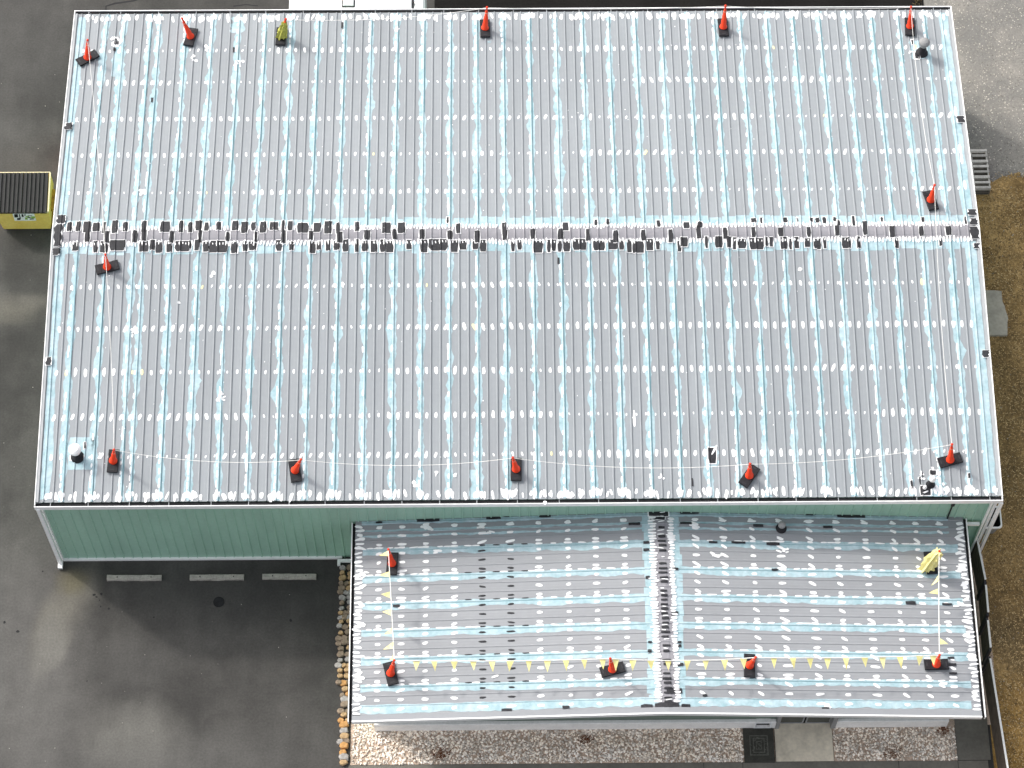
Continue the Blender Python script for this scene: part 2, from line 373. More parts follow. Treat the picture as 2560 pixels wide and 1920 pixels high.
# roof sheets
rf = MB()
xs = sorted([-15.28] + breaks(MR.ribs, -15.2, 15.2) + [15.28])
for rib_i in range(len(xs)): pass
def minor(S, ribs, u0, u1):
    rs = sorted([r for r in ribs if u0 <= r <= u1]); o = []
    for a, b in zip(rs[:-1], rs[1:]):
        if b - a < .5:
            for f in (.36, .64):
                c = a + (b - a) * f; o += [(c - .018, 0), (c - .008, .0010), (c + .008, .0010), (c + .018, 0)]
    return o
mn = minor(MR, MR.ribs, -15.2, 15.2)
cols_ = sorted([(u, 0) for u in xs] + mn)
nv = [0.0, 4.6, 9.32, 14.0, 18.64]
vs = []; fs = []
for v in nv:
    for u, e in cols_: vs.append(MR.P(u, v, e))
n = len(cols_)
for j in range(len(nv) - 1):
    for i in range(n - 1): fs.append((j * n + i, j * n + i + 1, (j + 1) * n + i + 1, (j + 1) * n + i))
rf.add(vs, fs)
roof = rf.build('roof', M['roof'], bld)
# rake trims at both gable ends
for sx in (-1, 1):
    rk = MB()
    for (v0, v1) in ((0, 9.32), (9.32, 18.64)):
        z0 = MR.P(0.05 + .1, v0)[2] * 0 + H + RISE / (L / 2) * min(v0, L - v0); z1 = H + RISE / (L / 2) * min(v1, L - v1)
        a, b = (sx * 15.27, sx * 15.36) if sx > 0 else (sx * 15.36, sx * 15.27)
        vs = [(a, v0, z0 + .045), (b, v0, z0 + .045), (b, v1, z1 + .045), (a, v1, z1 + .045), (a, v0, z0 - .02), (b, v0, z0 - .02), (b, v1, z1 - .02), (a, v1, z1 - .02)]
        rk.add(vs, [(0, 1, 2, 3), (4, 7, 6, 5), (0, 4, 5, 1), (2, 6, 7, 3), (0, 3, 7, 4), (1, 5, 6, 2)])
    rk.build('rake_trim', M['trim'], roof)
for sx in (-1, 1):
    rk = MB()
    for (v0, v1) in ((-.1, 9.32), (9.32, 18.74)):
        z0 = H + RISE / (L / 2) * min(v0, L - v0); z1 = H + RISE / (L / 2) * min(v1, L - v1)
        a, b = sorted((sx * 15.362, sx * 15.392))
        vs = [(a, v0, z0 + .06), (b, v0, z0 + .06), (b, v1, z1 + .06), (a, v1, z1 + .06), (a, v0, z0 - .2), (b, v0, z0 - .2), (b, v1, z1 - .2), (a, v1, z1 - .2)]
        rk.add(vs, [(0, 1, 2, 3), (4, 7, 6, 5), (0, 4, 5, 1), (2, 6, 7, 3), (0, 3, 7, 4), (1, 5, 6, 2)])
    rk.build('rake_edge', M['white'], roof)
# ridge cap following the ribs
rc = MB(); 
br = [-15.2] + breaks(MR.ribs, -15.2, 15.2) + [15.2]
vs = []; fs = []; rowsv = [9.0, 9.14, 9.16, 9.31, 9.33, 9.48, 9.56]; ex = [.008, .008, .016, .02, .02, .016, .008]
for v, e in zip(rowsv, ex):
    for u in br: vs.append(MR.P(u, v, e))
n = len(br)
for j in range(len(rowsv) - 1):
    for i in range(n - 1): fs.append((j * n + i, j * n + i + 1, (j + 1) * n + i + 1, (j + 1) * n + i))
rc.add(vs, fs); rc.build('ridge_cap', M['cap'], roof)

# --- pale blue coating along the panel seams
bl = MB(); ln = MB()
north_seams = [14.39 - SEAM * k for k in range(0, 30)] + [-12.70, -13.62, -14.23]
south_seams = [14.39 - SEAM * k for k in range(0, 30)] + [-12.67, -13.60, -14.55]
def seam_band(x, v0, v1, wide=1.):
    n = int((v1 - v0) / .11); lw = walk(n + 1, .06, .035, .17 * wide); rw = walk(n + 1, .04, .05, .14 * wide)
    if random.random() < .5 and n > 20:                       # a brush flare
        k = random.randrange(6, n - 6); q = random.choice((lw, rw)); 
        for d in range(-3, 4): q[k + d] += .12 * (1 - abs(d) / 4) * random.uniform(.5, 1.3)
    rows = [(v0 + (v1 - v0) * i / n, x - lw[i], x + rw[i]) for i in range(n + 1)]
    drape(bl, MR, rows, .003)
    # thin stripe of bare deeper cyan beside the standing rib
    a = 0
    while a < n:
        m_ = random.randint(10, 40); e = min(n, a + m_)
        if e - a > 3 and random.random() < .65:
            wd = walk(e - a + 1, .004, .004, .018)
            drape(ln, MR, [(v0 + (v1 - v0) * (a + i) / n, x + .026 - wd[i] * .3, x + .050 + wd[i]) for i in range(e - a + 1)], .0055)
        a = e
for x in south_seams: seam_band(x, .02, 9.0)
for x in north_seams: seam_band(x, 9.56, 18.6)
# coating beside the rakes
def edge_band(x0, x1, v0, v1, jl, jr, off=.0035):
    n = int((v1 - v0) / .14); a = walk(n + 1, .02, -jl, jl); b = walk(n + 1, .02, -jr, jr)
    drape(bl, MR, [(v0 + (v1 - v0) * i / n, x0 + a[i], x1 + b[i]) for i in range(n + 1)], off)
edge_band(-15.23, -14.93, .1, 8.7, .02, .06); edge_band(-15.22, -14.97, 9.9, 18.5, .02, .05)
edge_band(14.87, 15.22, .1, 8.9, .05, .02); edge_band(14.90, 15.22, 9.9, 18.5, .04, .02)
# coating along both sides of the ridge cap
def ridge_band(v0, v1):
    xx = -15.1
    while xx < 15.1:
        x2 = min(xx + random.uniform(.25, .6), 15.1); e0, e1 = random.uniform(-.03, .03), random.uniform(-.05, .05)
        blob(bl, MR, xx, x2 + .01, v0 + (e0 if v0 > 9.3 else e1), v1 + (e1 if v0 > 9.3 else e0), .004, .0, 3); xx = x2
ridge_band(8.62, 9.02); ridge_band(9.52, 9.92)
# patches of coating round the pipe vents
for (p, ru, rv) in ((Z4(520, 1270), .45, .55), (Z4(610, 1190), .1, .3), (Z6(1650, 1480), .28, .35), (Z3(1530, 320), .25, .4), (Z1(760, 390), .2, .7), (Z1(1530, 160), .22, .35), (Z5(880, 1470), .2, .5), (Z6(205, 1290), .2, .35), (Z2(960, 270), .02, .05)):
    q = roofpt(p); blob(bl, MR, q.x - ru, q.x + ru, q.y - rv, q.y + rv, .005, .10, 9)
bl.build('blue_coating', M['blue'], roof); ln.build('cyan_seam_line', M['cyan'], roof)

# --- white sealant dabs over every screw
db = MB()
def rowdabs(v, seams, big=1., lo=-15.0, hi=14.9):
    sz = 1.; tilt = 0.
    for r in sorted(MR.ribs):
        u = r + .17
        if not lo < u < hi: continue
        if random.random() < .14: sz = random.choice((.55, .7, .85, 1, 1.15, 1.3, 1.4)); tilt = random.choice((0, 0, 0, .15, -.3, -.45, .3))
        s1 = sz * big * random.uniform(.85, 1.2)
        dab(db, MR, u + random.uniform(-.012, .012), v + random.uniform(-.02, .02), .047 * min(s1, 1.2), .098 * s1, tilt + random.uniform(-.12, .12), cream=random.random() < .015)
    for x in seams:
        s1 = big * random.uniform(.8, 1.3); dab(db, MR, x - .06 + random.uniform(-.01, .01), v + random.uniform(-.02, .02), .032, .09 * s1, 0, .009)
S_ROWS = [1.52, 2.87, 4.42, 5.95, 7.43]; N_ROWS = [11.0, 12.55, 14.05, 15.62, 17.0]
for v in S_ROWS: rowdabs(v, south_seams)
for i, v in enumerate(N_ROWS): rowdabs(v, north_seams, .75 if i == 0 else .95)
for v0, seams in ((.17, south_seams), (18.42, north_seams)):
    for r in sorted(MR.ribs):
        for k in range(random.choice((1, 1, 2, 2, 3))):
            dab(db, MR, r + random.uniform(.06, .26), v0 + random.uniform(-.06, .07), random.uniform(.035, .07), random.uniform(.09, .17), random.uniform(-.4, .4), .009 + .001 * k)
    for x in seams:
        for k in range(4): dab(db, MR, x - .05 + random.uniform(-.05, .12), v0 + random.uniform(-.06, .1), random.uniform(.04, .07), random.uniform(.08, .15), random.uniform(-.3, .3), .011 + .001 * k)
for seams, rows in ((south_seams, [.17] + S_ROWS + [8.85]), (north_seams, [9.7] + N_ROWS + [18.42])):
    for x in seams:
        for a, b in zip(rows[:-1], rows[1:]):
            last = (a == .17 or b == 18.42)
            if last:
                v = a + .12
                while v < b - .1:
                    dab(db, MR, x - .055 + random.uniform(-.012, .012), v, random.uniform(.024, .036), random.uniform(.07, .15), 0, .009); v += random.uniform(.18, .36)
            else:
                dab(db, MR, x - .055 + random.uniform(-.01, .01), (a + b) / 2 + random.uniform(-.07, .07), random.uniform(.027, .036), random.uniform(.09, .14), 0, .009)
                if random.random() < .45:      # long thin smear of white down the seam
                    v = random.uniform(a + .2, b - .7); m_ = random.randint(4, 9)
                    drape(db, MR, [(v + .09 * i, x - .075 + random.uniform(-.006, .006), x - .045 + random.uniform(-.01, .006)) for i in range(m_)], .0075)
# doubled rows at the ridge cap edges
for v in (9.0, 9.53):
    x = -15.0; tilt = 0
    while x < 15.1:
        if random.random() < .06: tilt = random.choice((0, 0, -.25, -.35, .1))
        dab(db, MR, x, v + random.uniform(-.025, .025) + (-.02 if v < 9.3 else .03), random.uniform(.034, .046), random.uniform(.085, .12), tilt + random.uniform(-.1, .1), .022); x += random.uniform(.10, .125)
# loose splashes
for (p, n_, sp_) in ((Z1(745, 270), 26, .2), (Z1(560, 115), 5, .1), (Z1(1030, 130), 8, .16), (Z1(1330, 310), 5, .1), (Z1(1540, 400), 7, .2), (Z1(1240, 380), 5, .15), (Z1(920, 1235), 5, .12), (Z1(1685, 1235), 3, .06),
                     (Z4(1420, 900), 9, .16), (Z4(1365, 115), 4, .1), (Z4(1155, 300), 2, .03), (Z4(860, 490), 6, .16), (Z4(640, 1290), 6, .12), (Z4(2150, 190), 4, .07), (Z5(20, 185), 3, .05), (Z5(480, 1480), 7, .15),
                     (Z5(740, 1410), 3, .05), (Z5(625, 1400), 3, .06), (Z5(515, 1410), 3, .08), (Z5(1320, 1580), 1, .05), (Z6(770, 90), 2, .04), (Z6(1640, 1400), 10, .2), (Z6(1690, 1500), 12, .22), (Z6(1560, 1410), 6, .15), (Z3(1510, 330), 10, .2),
                     (Z3(600, 100), 8, .1), (Z3(1150, 95), 7, .12), (Z5(2070, 1420), 3, .1), (Z5(1890, 1040), 1, .01), (Z2(370, 190), 4, .08), (Z6(215, 1250), 4, .08)):
    q = roofpt(p)
    for _ in range(n_):
        a = random.uniform(0, 2 * PI); r = sp_ * random.random() ** .6
        dab(db, MR, q.x + r * math.cos(a), q.y + r * math.sin(a), random.uniform(.02, .07), random.uniform(.03, .08), random.uniform(-1, 1), .012 + random.random() * .003)
q = roofpt(Z5(1893, 1050)); dab(db, MR, q.x, q.y, .045, .33, 0, .013)
for (x, y) in ((1745, 490), (1715, 210), (1700, 110), (1800, 960), (1815, 1020), (1840, 1190), (1780, 720)):
    q = roofpt(Z3(x, y)); dab(db, MR, min(q.x, 15.08), q.y, .06, random.uniform(.12, .24), 0, .012)
for _ in range(150):                                  # tiny drips everywhere
    x = random.uniform(-15, 15); v = random.choice((random.uniform(.3, 8.5), random.uniform(10, 18.2)))
    dab(db, MR, x, v, random.uniform(.008, .024), random.uniform(.008, .03), 0, .012, n=6)

# --- black patches along the ridge and gable ends
bk = MB()
def px_patch(Zf, x0, x1, y0, y1, halo=.02, surf=MR, pt=roofpt, n=4, jit=.02):
    w_m, b_m = (db, bk) if surf is MR else (ad_, ak)
    a = pt(Zf(x0, (y0 + y1) / 2)); b = pt(Zf(x1, (y0 + y1) / 2)); c = pt(Zf((x0 + x1) / 2, y0)); d = pt(Zf((x0 + x1) / 2, y1))
    lim = lambda v: max(-15.34, min(15.34, v))
    if surf is MR:
        u0, u1, v0, v1 = lim(a.x), lim(b.x), d.y, c.y
    else: u0, u1, v0, v1 = d.y, c.y, a.x, b.x
    off = .056 if surf is MR and max(abs(u0), abs(u1)) > 15.1 else .040 if (surf is MR and (8.9 < (v0 + v1) / 2 < 9.7)) else .026
    if halo: blob(w_m, surf, u0 - halo, u1 + halo, v0 - halo, v1 + halo, off - .004, .015, n)
    blob(b_m, surf, u0, u1, v0, v1, off, jit, n)
RN1 = [(435,460),(495,515),(540,580),(600,640),(665,675),(725,755),(795,820),(915,940),(1035,1090),(1155,1175),(1215,1235),(1260,1295),(1320,1340),(1395,1420),(1495,1530),(1555,1590),(1620,1640),(1675,1710),(1740,1785),(1815,1825),(1855,1880),(1915,1980),(2020,2060),(2090,2130),(2165,2180)]
RC1 = [(550,575),(675,700),(855,880),(915,940),(1095,1115),(1280,1295),(1455,1475),(1640,1650),(1815,1835),(1990,2010),(2170,2200)]
RS1 = [(470,500),(605,625),(650,665),(670,695),(710,805),(900,950),(970,995),(1005,1040),(1075,1105),(1130,1225),(1255,1280),(1310,1340),(1350,1460),(1490,1525),(1565,1590),(1605,1645),(1780,1810),(1865,1885),(1995,2025),(2040,2060),(2100,2120),(2150,2180)]
RN2 = [(100,120),(275,320),(375,415),(750,770),(1045,1065),(1435,1465)]
RC2 = [(160,190),(340,360),(515,540),(695,720),(870,895),(1050,1070),(1230,1250),(1405,1430),(1585,1600),(1760,1785),(1940,1960),(2115,2135)]
RS2 = [(20,50),(100,115),(145,175),(200,235),(262,290),(300,340),(430,455),(520,560),(575,690),(715,755),(770,810),(855,885),(905,935),(1105,1120),(1145,1165),(1245,1300),(1335,1350),(1365,1385),(1405,1420),(1440,1475),(1500,1580),(1630,1700),(1730,1780),(1800,1820),(1850,1870),(1885,1950),(1975,2010),(2035,2050),(2175,2190)]
RN3 = [(25,55),(115,140)]
RC3 = [(110,130),(280,300),(465,480),(635,660),(820,835),(1000,1020),(1350,1375),(1540,1560),(1710,1740)]
RS3 = [(5,45),(165,175),(230,270),(305,325),(345,355),(375,420),(450,535),(550,560),(580,592),(650,685),(705,715),(740,760),(805,830),(865,875),(885,900),(925,935),(1045,1095),(1140,1155),(1385,1400),(1670,1680)]
J = lambda k: random.uniform(-k, k)
for L_, Zf, y0, y1 in ((RN1, Z1, 1432, 1486), (RC1, Z1, 1493, 1548), (RS1, Z1, 1556, 1612), (RN2, Z2, 1442, 1488), (RC2, Z2, 1484, 1545), (RS2, Z2, 1550, 1608), (RN3, Z3, 1428, 1466), (RC3, Z3, 1464, 1520), (RS3, Z3, 1534, 1588)):
    for a, b in L_: px_patch(Zf, a - 5, b + 5, y0 - 4 + J(8), y1 + 8 + J(12), jit=.018, n=4)
for Zf, a, b, y0, y1 in ((Z2, 685, 700, 1398, 1438), (Z2, 1635, 1655, 1415, 1452), (Z2, 1710, 1730, 1412, 1450), (Z2, 2035, 2060, 1420, 1462), (Z3, 455, 490, 1405, 1432), (Z3, 515, 530, 1400, 1438), (Z3, 665, 690, 1400, 1432), (Z3, 750, 758, 1400, 1432),
        (Z3, 835, 855, 1402, 1428), (Z3, 870, 895, 1402, 1434), (Z3, 915, 940, 1398, 1440), (Z3, 985, 1002, 1398, 1425), (Z3, 1008, 1030, 1420, 1452), (Z3, 1105, 1125, 1392, 1455), (Z3, 1175, 1205, 1425, 1515), (Z3, 1290, 1305, 1398, 1428), (Z3, 1550, 1570, 1398, 1430), (Z3, 1830, 1840, 1395, 1445),
        (Z1, 150, 152, 0, 1)):
    if y1 > 2: px_patch(Zf, a, b, y0, y1)
for Zf, a, b, y0, y1 in ((Z1, 368, 422, 1388, 1442), (Z1, 350, 398, 1446, 1588), (Z1, 398, 412, 1400, 1500), (Z1, 345, 385, 1600, 1645), (Z1, 420, 465, 795, 838), (Z4, 295, 335, 655, 706), (Z3, 1778, 1825, 750, 792), (Z6, 1945, 1987, 610, 655), (Z3, 1850, 1900, 1350, 1388), (Z3, 1866, 1912, 1408, 1450), (Z3, 1866, 1922, 1462, 1540), (Z3, 1886, 1925, 1568, 1602)):
    px_patch(Zf, a, b, y0, y1, .012, jit=.06, n=6)
for Zf, a, b, y0, y1, h in ((Z1, 970, 985, 630, 660, 0), (Z1, 735, 765, 268, 288, 0), (Z1, 740, 752, 250, 262, 0), (Z1, 728, 745, 312, 332, 0), (Z2, 8, 22, 145, 185, 0), (Z5, 1398, 1412, 12, 55, 0), (Z1, 1497, 1508, 305, 340, 0),
        (Z6, 180, 232, 1235, 1335, .03), (Z6, 75, 84, 1430, 1482, 0), (Z6, 1482, 1496, 1445, 1500, .02), (Z6, 1852, 1866, 1400, 1432, .02), (Z6, 1545, 1612, 1480, 1540, .02), (Z6, 1605, 1645, 1380, 1410, .02), (Z6, 1556, 1562, 1395, 1420, 0), (Z6, 1538, 1548, 1420, 1470, .0),
        (Z3, 1488, 1498, 258, 288, .03), (Z3, 1508, 1530, 340, 378, .05), (Z3, 1532, 1540, 350, 382, .02), (Z4, 460, 500, 1285, 1315, .03), (Z4, 522, 538, 1285, 1308, .02), (Z4, 540, 553, 1200, 1242, .02)):
    px_patch(Zf, a, b, y0, y1, h, jit=.012)
q = roofpt(Z6(220, 1250)); dab(db, MR, q.x, q.y, .035, .2, -.5, .036)
q = roofpt(Z6(1578, 1520)); dab(db, MR, q.x, q.y, .1, .03, .4, .036)
db.merge(bk, 2).build('sealant_marks', [M['dab'], M['cream'], M['black']], roof)

# --- pipe vents standing on the roof
def pipe_vent(basep, capp, rcap, h, pipe_r, parent, pt, dark=False, name='roof_vent'):
    q = pt(basep); z0 = q.z
    g = MB(); g.lathe([(pipe_r * 2.1, -.03), (pipe_r * 1.9, .05), (pipe_r * 1.2, .10), (pipe_r, .12), (pipe_r, h - .1)], 18)
    o = g.build(name, M['rubber'] if dark or True else M['galv'], parent, True); o.location = (q.x, q.y, z0)
    c = MB(); c.lathe([(rcap * .72, -.24), (rcap * .72, -.10), (rcap * 1.0, -.10), (rcap * 1.02, -.03), (rcap * .93, .0), (rcap * .6, .055), (rcap * .15, .075), (.001, .077)], 20)
    k = c.build('vent_cap', M['plast'] if dark else M['galv'], o, False); k.location = (0, 0, h)
    return o
pipe_vent((2304, 133), None, .185, .72, .11, bld, roofpt).children[0].data.materials[0] = M['plast']
pipe_vent(Z4(498, 1292), None, .20, .62, .11, bld, roofpt).children[0].data.materials[0] = M['white']
pipe_vent((2326, 1212), None, .10, .5, .075, bld, roofpt).children[0].data.materials[0] = M['white']
o = pipe_vent((2311, 1222), None, .06, .16, .035, bld, roofpt); o.children[0].data.materials[0] = M['white']

# --- walls
def ribwall(p0, p1, h0, hmid, m, name, parent, top=None):
    """vertical ribbed sheet from p0 to p1; the outside is on the right-hand side of the direction"""
    p0 = Vector(p0); p1 = Vector(p1); d = (p1 - p0); Lw = d.length; d.normalize(); nn = Vector((d.y, -d.x))
    us = [0.]; x = .15
    while x < Lw - .1: us += [x - .03, x - .016, x + .016, x + .03]; x += .3074
    us.append(Lw); vs = []; fs = []
    for i, u in enumerate(us):
        e = .03 if (i - 1) % 4 in (1, 2) and 0 < i < len(us) - 1 else 0.
        q = p0 + d * u + nn * e; zt = h0 + (hmid - h0) * (1 - abs(2 * u / Lw - 1))
        vs += [(q.x, q.y, 0), (q.x, q.y, zt)]
    for i in range(len(us) - 1): fs.append((2 * i, 2 * i + 2, 2 * i + 3, 2 * i + 1))
    return MB().add(vs, fs).build(name, m, parent)
HW = 4.80
ribwall((-15.19, .05), (15.19, .05), HW, HW, M['green'], 'wall', bld)
ribwall((15.19, 18.59), (-15.19, 18.59), HW, HW, M['green'], 'wall', bld)
ribwall((15.19, .05), (15.19, 18.59), HW, HW + .72, M['green'], 'wall', bld)
ribwall((-15.19, 18.59), (-15.19, .05), HW, HW + .72, M['green'], 'wall', bld)
for bx_ in ((-15.24, -5.9, -.035, .045), (-15.3, -15.25, -.03, 18.6), (15.25, 15.3, -.03, 18.6)):
    t = MB(); t.box(*bx_, .0, .11); t.build('base_trim', M['white'], bld)
for sx in (-1, 1):
    t = MB(); t.box(min(sx * 15.20, sx * 15.30), max(sx * 15.20, sx * 15.30), -.055 if sx > 0 else -.05, .1, .11, 4.76)
    t.build('corner_trim', M['white'], bld)
t = MB(); t.box(-15.36, -15.24, -.19, -.07, .14, 4.66); t.box(-15.375, -15.225, -.33, -.07, .03, .15); t.build('downspout', M['white'], bld)
t = MB(); t.box(15.34, 15.43, -.19, -.07, .14, 4.66); t.box(15.315, 15.465, -.33, -.07, .03, .15); t.build('downspout', M['white'], bld)
t = MB(); t.box(15.06, 15.12, -.14, -.06, .14, 4.66); t.build('downspout', M['white'], bld)
t = MB(); t.box(14.46, 15.0, -.13, -.04, 2.72, 2.84); t.build('gutter_outlet', M['white'], bld)
t = MB(); t.box(13.89, 13.93, -.03, .0, 3.0, 4.66); t.box(13.86, 13.96, -.06, .0, 4.15, 4.5); t.build('conduit', M['iron'], bld)
# eave gutters: dark trough, white lip, straps
for sy, y0 in ((-1, 0.0), (1, L)):
    g = MB(); a, b = sorted((y0 + sy * .004, y0 + sy * .132)); g.box(-15.38, 15.38, a, b, 4.64, 4.79)
    gut = g.build('gutter', M['gutterdark'], bld)
    g = MB(); a, b = sorted((y0 + sy * .133, y0 + sy * .160)); g.box(-15.40, 15.40, a, b, 4.62, 4.845)
    for sx in (-1, 1): a2, b2 = sorted((y0, y0 + sy * .132)); g.box(min(sx * 15.382, sx * 15.40), max(sx * 15.382, sx * 15.40), a2, b2, 4.62, 4.84)
    g.build('gutter_lip', M['white'], gut)
    x = -14.9
    while x < 15.2:
        g = MB(); a, b = sorted((y0 + sy * .0, y0 + sy * .132)); g.box(x, x + .022, a, b, 4.815, 4.828); x += random.uniform(1.1, 1.35)
        g.build('gutter_strap', M['trim'], gut)

# ================================================================== ANNEX
anx = empty('annex_building', (0, 0, 0), 'lower annex with its own striped grey ribbed roof and white foundation', 'building')
A = MB(); A_breaks = sorted([AR.YS + .02] + breaks(AR.ribs, AR.YS, AR.YN) + [AR.YN])
vcols = [AR.XL, -2, 1.5, AR.XM - .001, AR.XM, AR.XM + .001, 8, 11, AR.XR]; vcols = [AR.XL, AR.XM, AR.XR]
mn = minor(AR, AR.ribs, AR.YS, AR.YN); cc = sorted([(u, 0) for u in A_breaks] + mn)
vs = []; fs = []
for v in vcols:
    for u, e in cc: vs.append(AR.P(u, v, e))
n = len(cc)
for j in range(len(vcols) - 1):
    for i in range(n - 1): fs.append((j * n + i, (j + 1) * n + i, (j + 1) * n + i + 1, j * n + i + 1))
A.add(vs, fs); aroof = A.build('roof', M['roof2'], anx)
c = MB()
us = A_breaks; vr = [4.30, 4.45, 4.46, 4.67, 4.68, 4.83]; ee = [.006, .006, .016, .016, .006, .006]
vs = [AR.P(u, v, e) for v, e in zip(vr, ee) for u in us]; n = len(us)
c.add(vs, [(j * n + i, (j + 1) * n + i, (j + 1) * n + i + 1, j * n + i + 1) for j in range(5) for i in range(n - 1)])
c.build('ridge_cap', M['cap'], aroof)
ab = MB(); al = MB()
def aband(y0, y1, v0, v1, j, off=.0035, mb=None, step=.12):
    n = int((v1 - v0) / step); a = walk(n + 1, .03, -j, j); b = walk(n + 1, .02, -j * .5, j * .5)
    drape(mb or ab, AR, [(v0 + (v1 - v0) * i / n, y0 + a[i], y1 + b[i]) for i in range(n + 1)], off)
ASEAM = [-.98 - .9285 * k for k in range(6)]
for y in ASEAM:
    aband(y - .19, y + .06, AR.XL + .25, 4.0, .05); aband(y - .19, y + .06, 5.1, AR.XR - .25, .05)
    aband(y - .047, y - .030, AR.XL + .3, 4.0, .004, .0055, al); aband(y - .047, y - .030, 5.1, AR.XR - .3, .004, .0055, al)
aband(-6.50, -6.22, AR.XL + .25, 4.0, .03); aband(-6.50, -6.24, 5.1, AR.XR - .3, .03)
for y0, y1 in ((-.10, .03), (-.36, -.28), (-.55, -.47)): aband(y0, y1, AR.XL + .2, AR.XR - .5, .02)
def vband(v0, v1):  # coating beside the annex ridge cap
    y = -6.5
    while y < -.1:
        y2 = min(y + random.uniform(.2, .5), -.05); blob(ab, AR, y, y2 + .01, v0 + J(.04), v1 + J(.04), .0045, 0, 3); y = y2
vband(3.96, 4.32); vband(4.82, 5.16)
ab.build('blue_coating', M['blue'], aroof); al.build('cyan_seam_line', M['cyan'], aroof)
ad_ = MB(); ak = MB()
ACOLS = [-4.52, -3.78, -3.01, -2.09, -1.2, -.29, .62, 1.56, 2.45, 3.36, 5.66, 6.56, 7.5, 8.39, 9.36, 10.25, 11.17, 12.1, 12.85, 13.63]
DARKC = {-1.2, -.29}
arib = sorted(AR.ribs)
for vx in ACOLS:
    szc = random.uniform(.8, 1.3)
    for r in arib:
        y = r - .14
        if y < AR.YS + .2: continue
        dk_ = vx in DARKC and y > -6.3 and y < (-.9 if vx == -1.2 else -1.4)
        s1 = random.uniform(.75, 1.25) * szc
        rot = random.uniform(-.12, .12) + (.5 if vx > 5 and random.random() < .5 else 0) + (-.3 if vx < 5 and random.random() < .3 else 0)
        if dk_: dab(ak, AR, y, vx, .036, .13 * random.uniform(.8, 1.1), random.uniform(-.15, .15), .008)
        else: dab(ad_, AR, y, vx, .050, .115 * s1, rot, .008)
    for y in ASEAM + [-.28]:
        if vx in DARKC and y < -.9: dab(ak, AR, y + .055, vx, .026, .11, 0, .010)
        else: dab(ad_, AR, y + .055, vx, .042, .12 * random.uniform(.8, 1.3), 0, .010)
for y in ASEAM:                                    # stitch dabs along the seams
    for a, b in zip([-5.1] + ACOLS[:-1], ACOLS):
        if 3 < a < 5: continue
        v = (a + b) / 2
        if -1.8 < v < .4 and random.random() < .85: dab(ak, AR, y + .05, v, .022, .12, 0, .011)
        else: dab(ad_, AR, y + .05, v, .026, random.uniform(.09, .16), random.uniform(-.08, .08), .011)
        if v < -2 or random.random() < .3:
            dab(ad_, AR, y + .05, v + .25, .022, random.uniform(.1, .2), 0, .0105)
for vx, dirn in ((AR.XL + .13, 1), (AR.XR - .13, -1)):   # eave rows
    y = -6.5
    while y < -.15:
        dab(ad_, AR, y, vx + dirn * J(.03), random.uniform(.035, .06), random.uniform(.10, .17), J(.35), .011); y += random.uniform(.12, .18)
    for _ in range(9): dab(ad_, AR, random.uniform(-6.4, -.3), vx + dirn * random.uniform(0, .12), random.uniform(.04, .09), random.uniform(.1, .2), J(.6), .013)
for vx, w_ in ((4.27, .12), (4.87, .095)):
    y = -6.35
    while y < -.12:
        dab(ad_, AR, y, vx + J(.03), random.uniform(.035, .05), w_ * random.uniform(.8, 1.25), J(.1), .026); y += random.uniform(.09, .115)
for r in arib:                                     # black and white marks on the ridge cap
    for dy in (-.14, .0):
        if random.random() < .8: blob(ak, AR, r + dy - random.uniform(.03, .06), r + dy + random.uniform(.02, .05), 4.57 - random.uniform(.09, .15), 4.57 + random.uniform(.09, .15), .032, .01, 4)
        if random.random() < .55: dab(ad_, AR, r + dy + .075, 4.57 + J(.05), .02, random.uniform(.06, .14), J(.2), .029)
for Zf, a, b, y0, y1 in ((Z8,495,640,58,76),(Z8,940,1035,42,60),(Z8,1050,1095,30,44),(Z8,1280,1355,33,46),(Z8,230,272,78,86),(Z8,1855,1930,84,96),(Z9,0,75,82,92),(Z9,810,870,22,34),(Z9,1010,1190,28,50),(Z9,470,535,96,108),(Z9,920,980,106,116),(Z9,185,240,204,212),(Z9,330,420,206,214),(Z9,555,640,212,226),(Z9,588,630,380,390),(Z9,1450,1515,590,606),(Z9,1685,1750,602,610),
        (Z8,340,385,612,624),(Z8,1038,1105,1280,1318),(Z8,1430,1475,1262,1276),(Z8,1950,1990,205,216),(Z8,1950,1990,250,264),(Z8,2135,2175,374,386),(Z8,1965,1992,428,442),(Z8,1980,2005,846,854),(Z8,2165,2195,848,856),(Z8,2168,2195,868,880),(Z8,2165,2208,985,1002),(Z8,1978,2004,900,916),(Z9,1720,1762,948,956),(Z9,1728,1775,990,1002),(Z9,1730,1780,1048,1056),(Z9,145,175,1188,1198),(Z9,912,962,1270,1308),(Z9,10,66,1252,1286),
        (Z8,1935,2010,1252,1290),(Z8,2025,2180,1240,1286),(Z8,2195,2230,1255,1290),(Z8,2100,2200,1150,1178),(Z8,2130,2175,655,662),(Z8,2130,2158,672,680),(Z8,80,130,1322,1332),(Z9,1880,1930,1300,1308),(Z9,0,120,12,24)):
    px_patch(Zf, a, b, y0 - 3, y1 + 3, .0, AR, annpt, 4, .012)
px_patch(Z8, 1985, 2110, 3, 42, .04, AR, annpt, 5, .03)
px_patch(Z8, 1990, 2090, 45, 62, .02, AR, annpt, 5, .02)
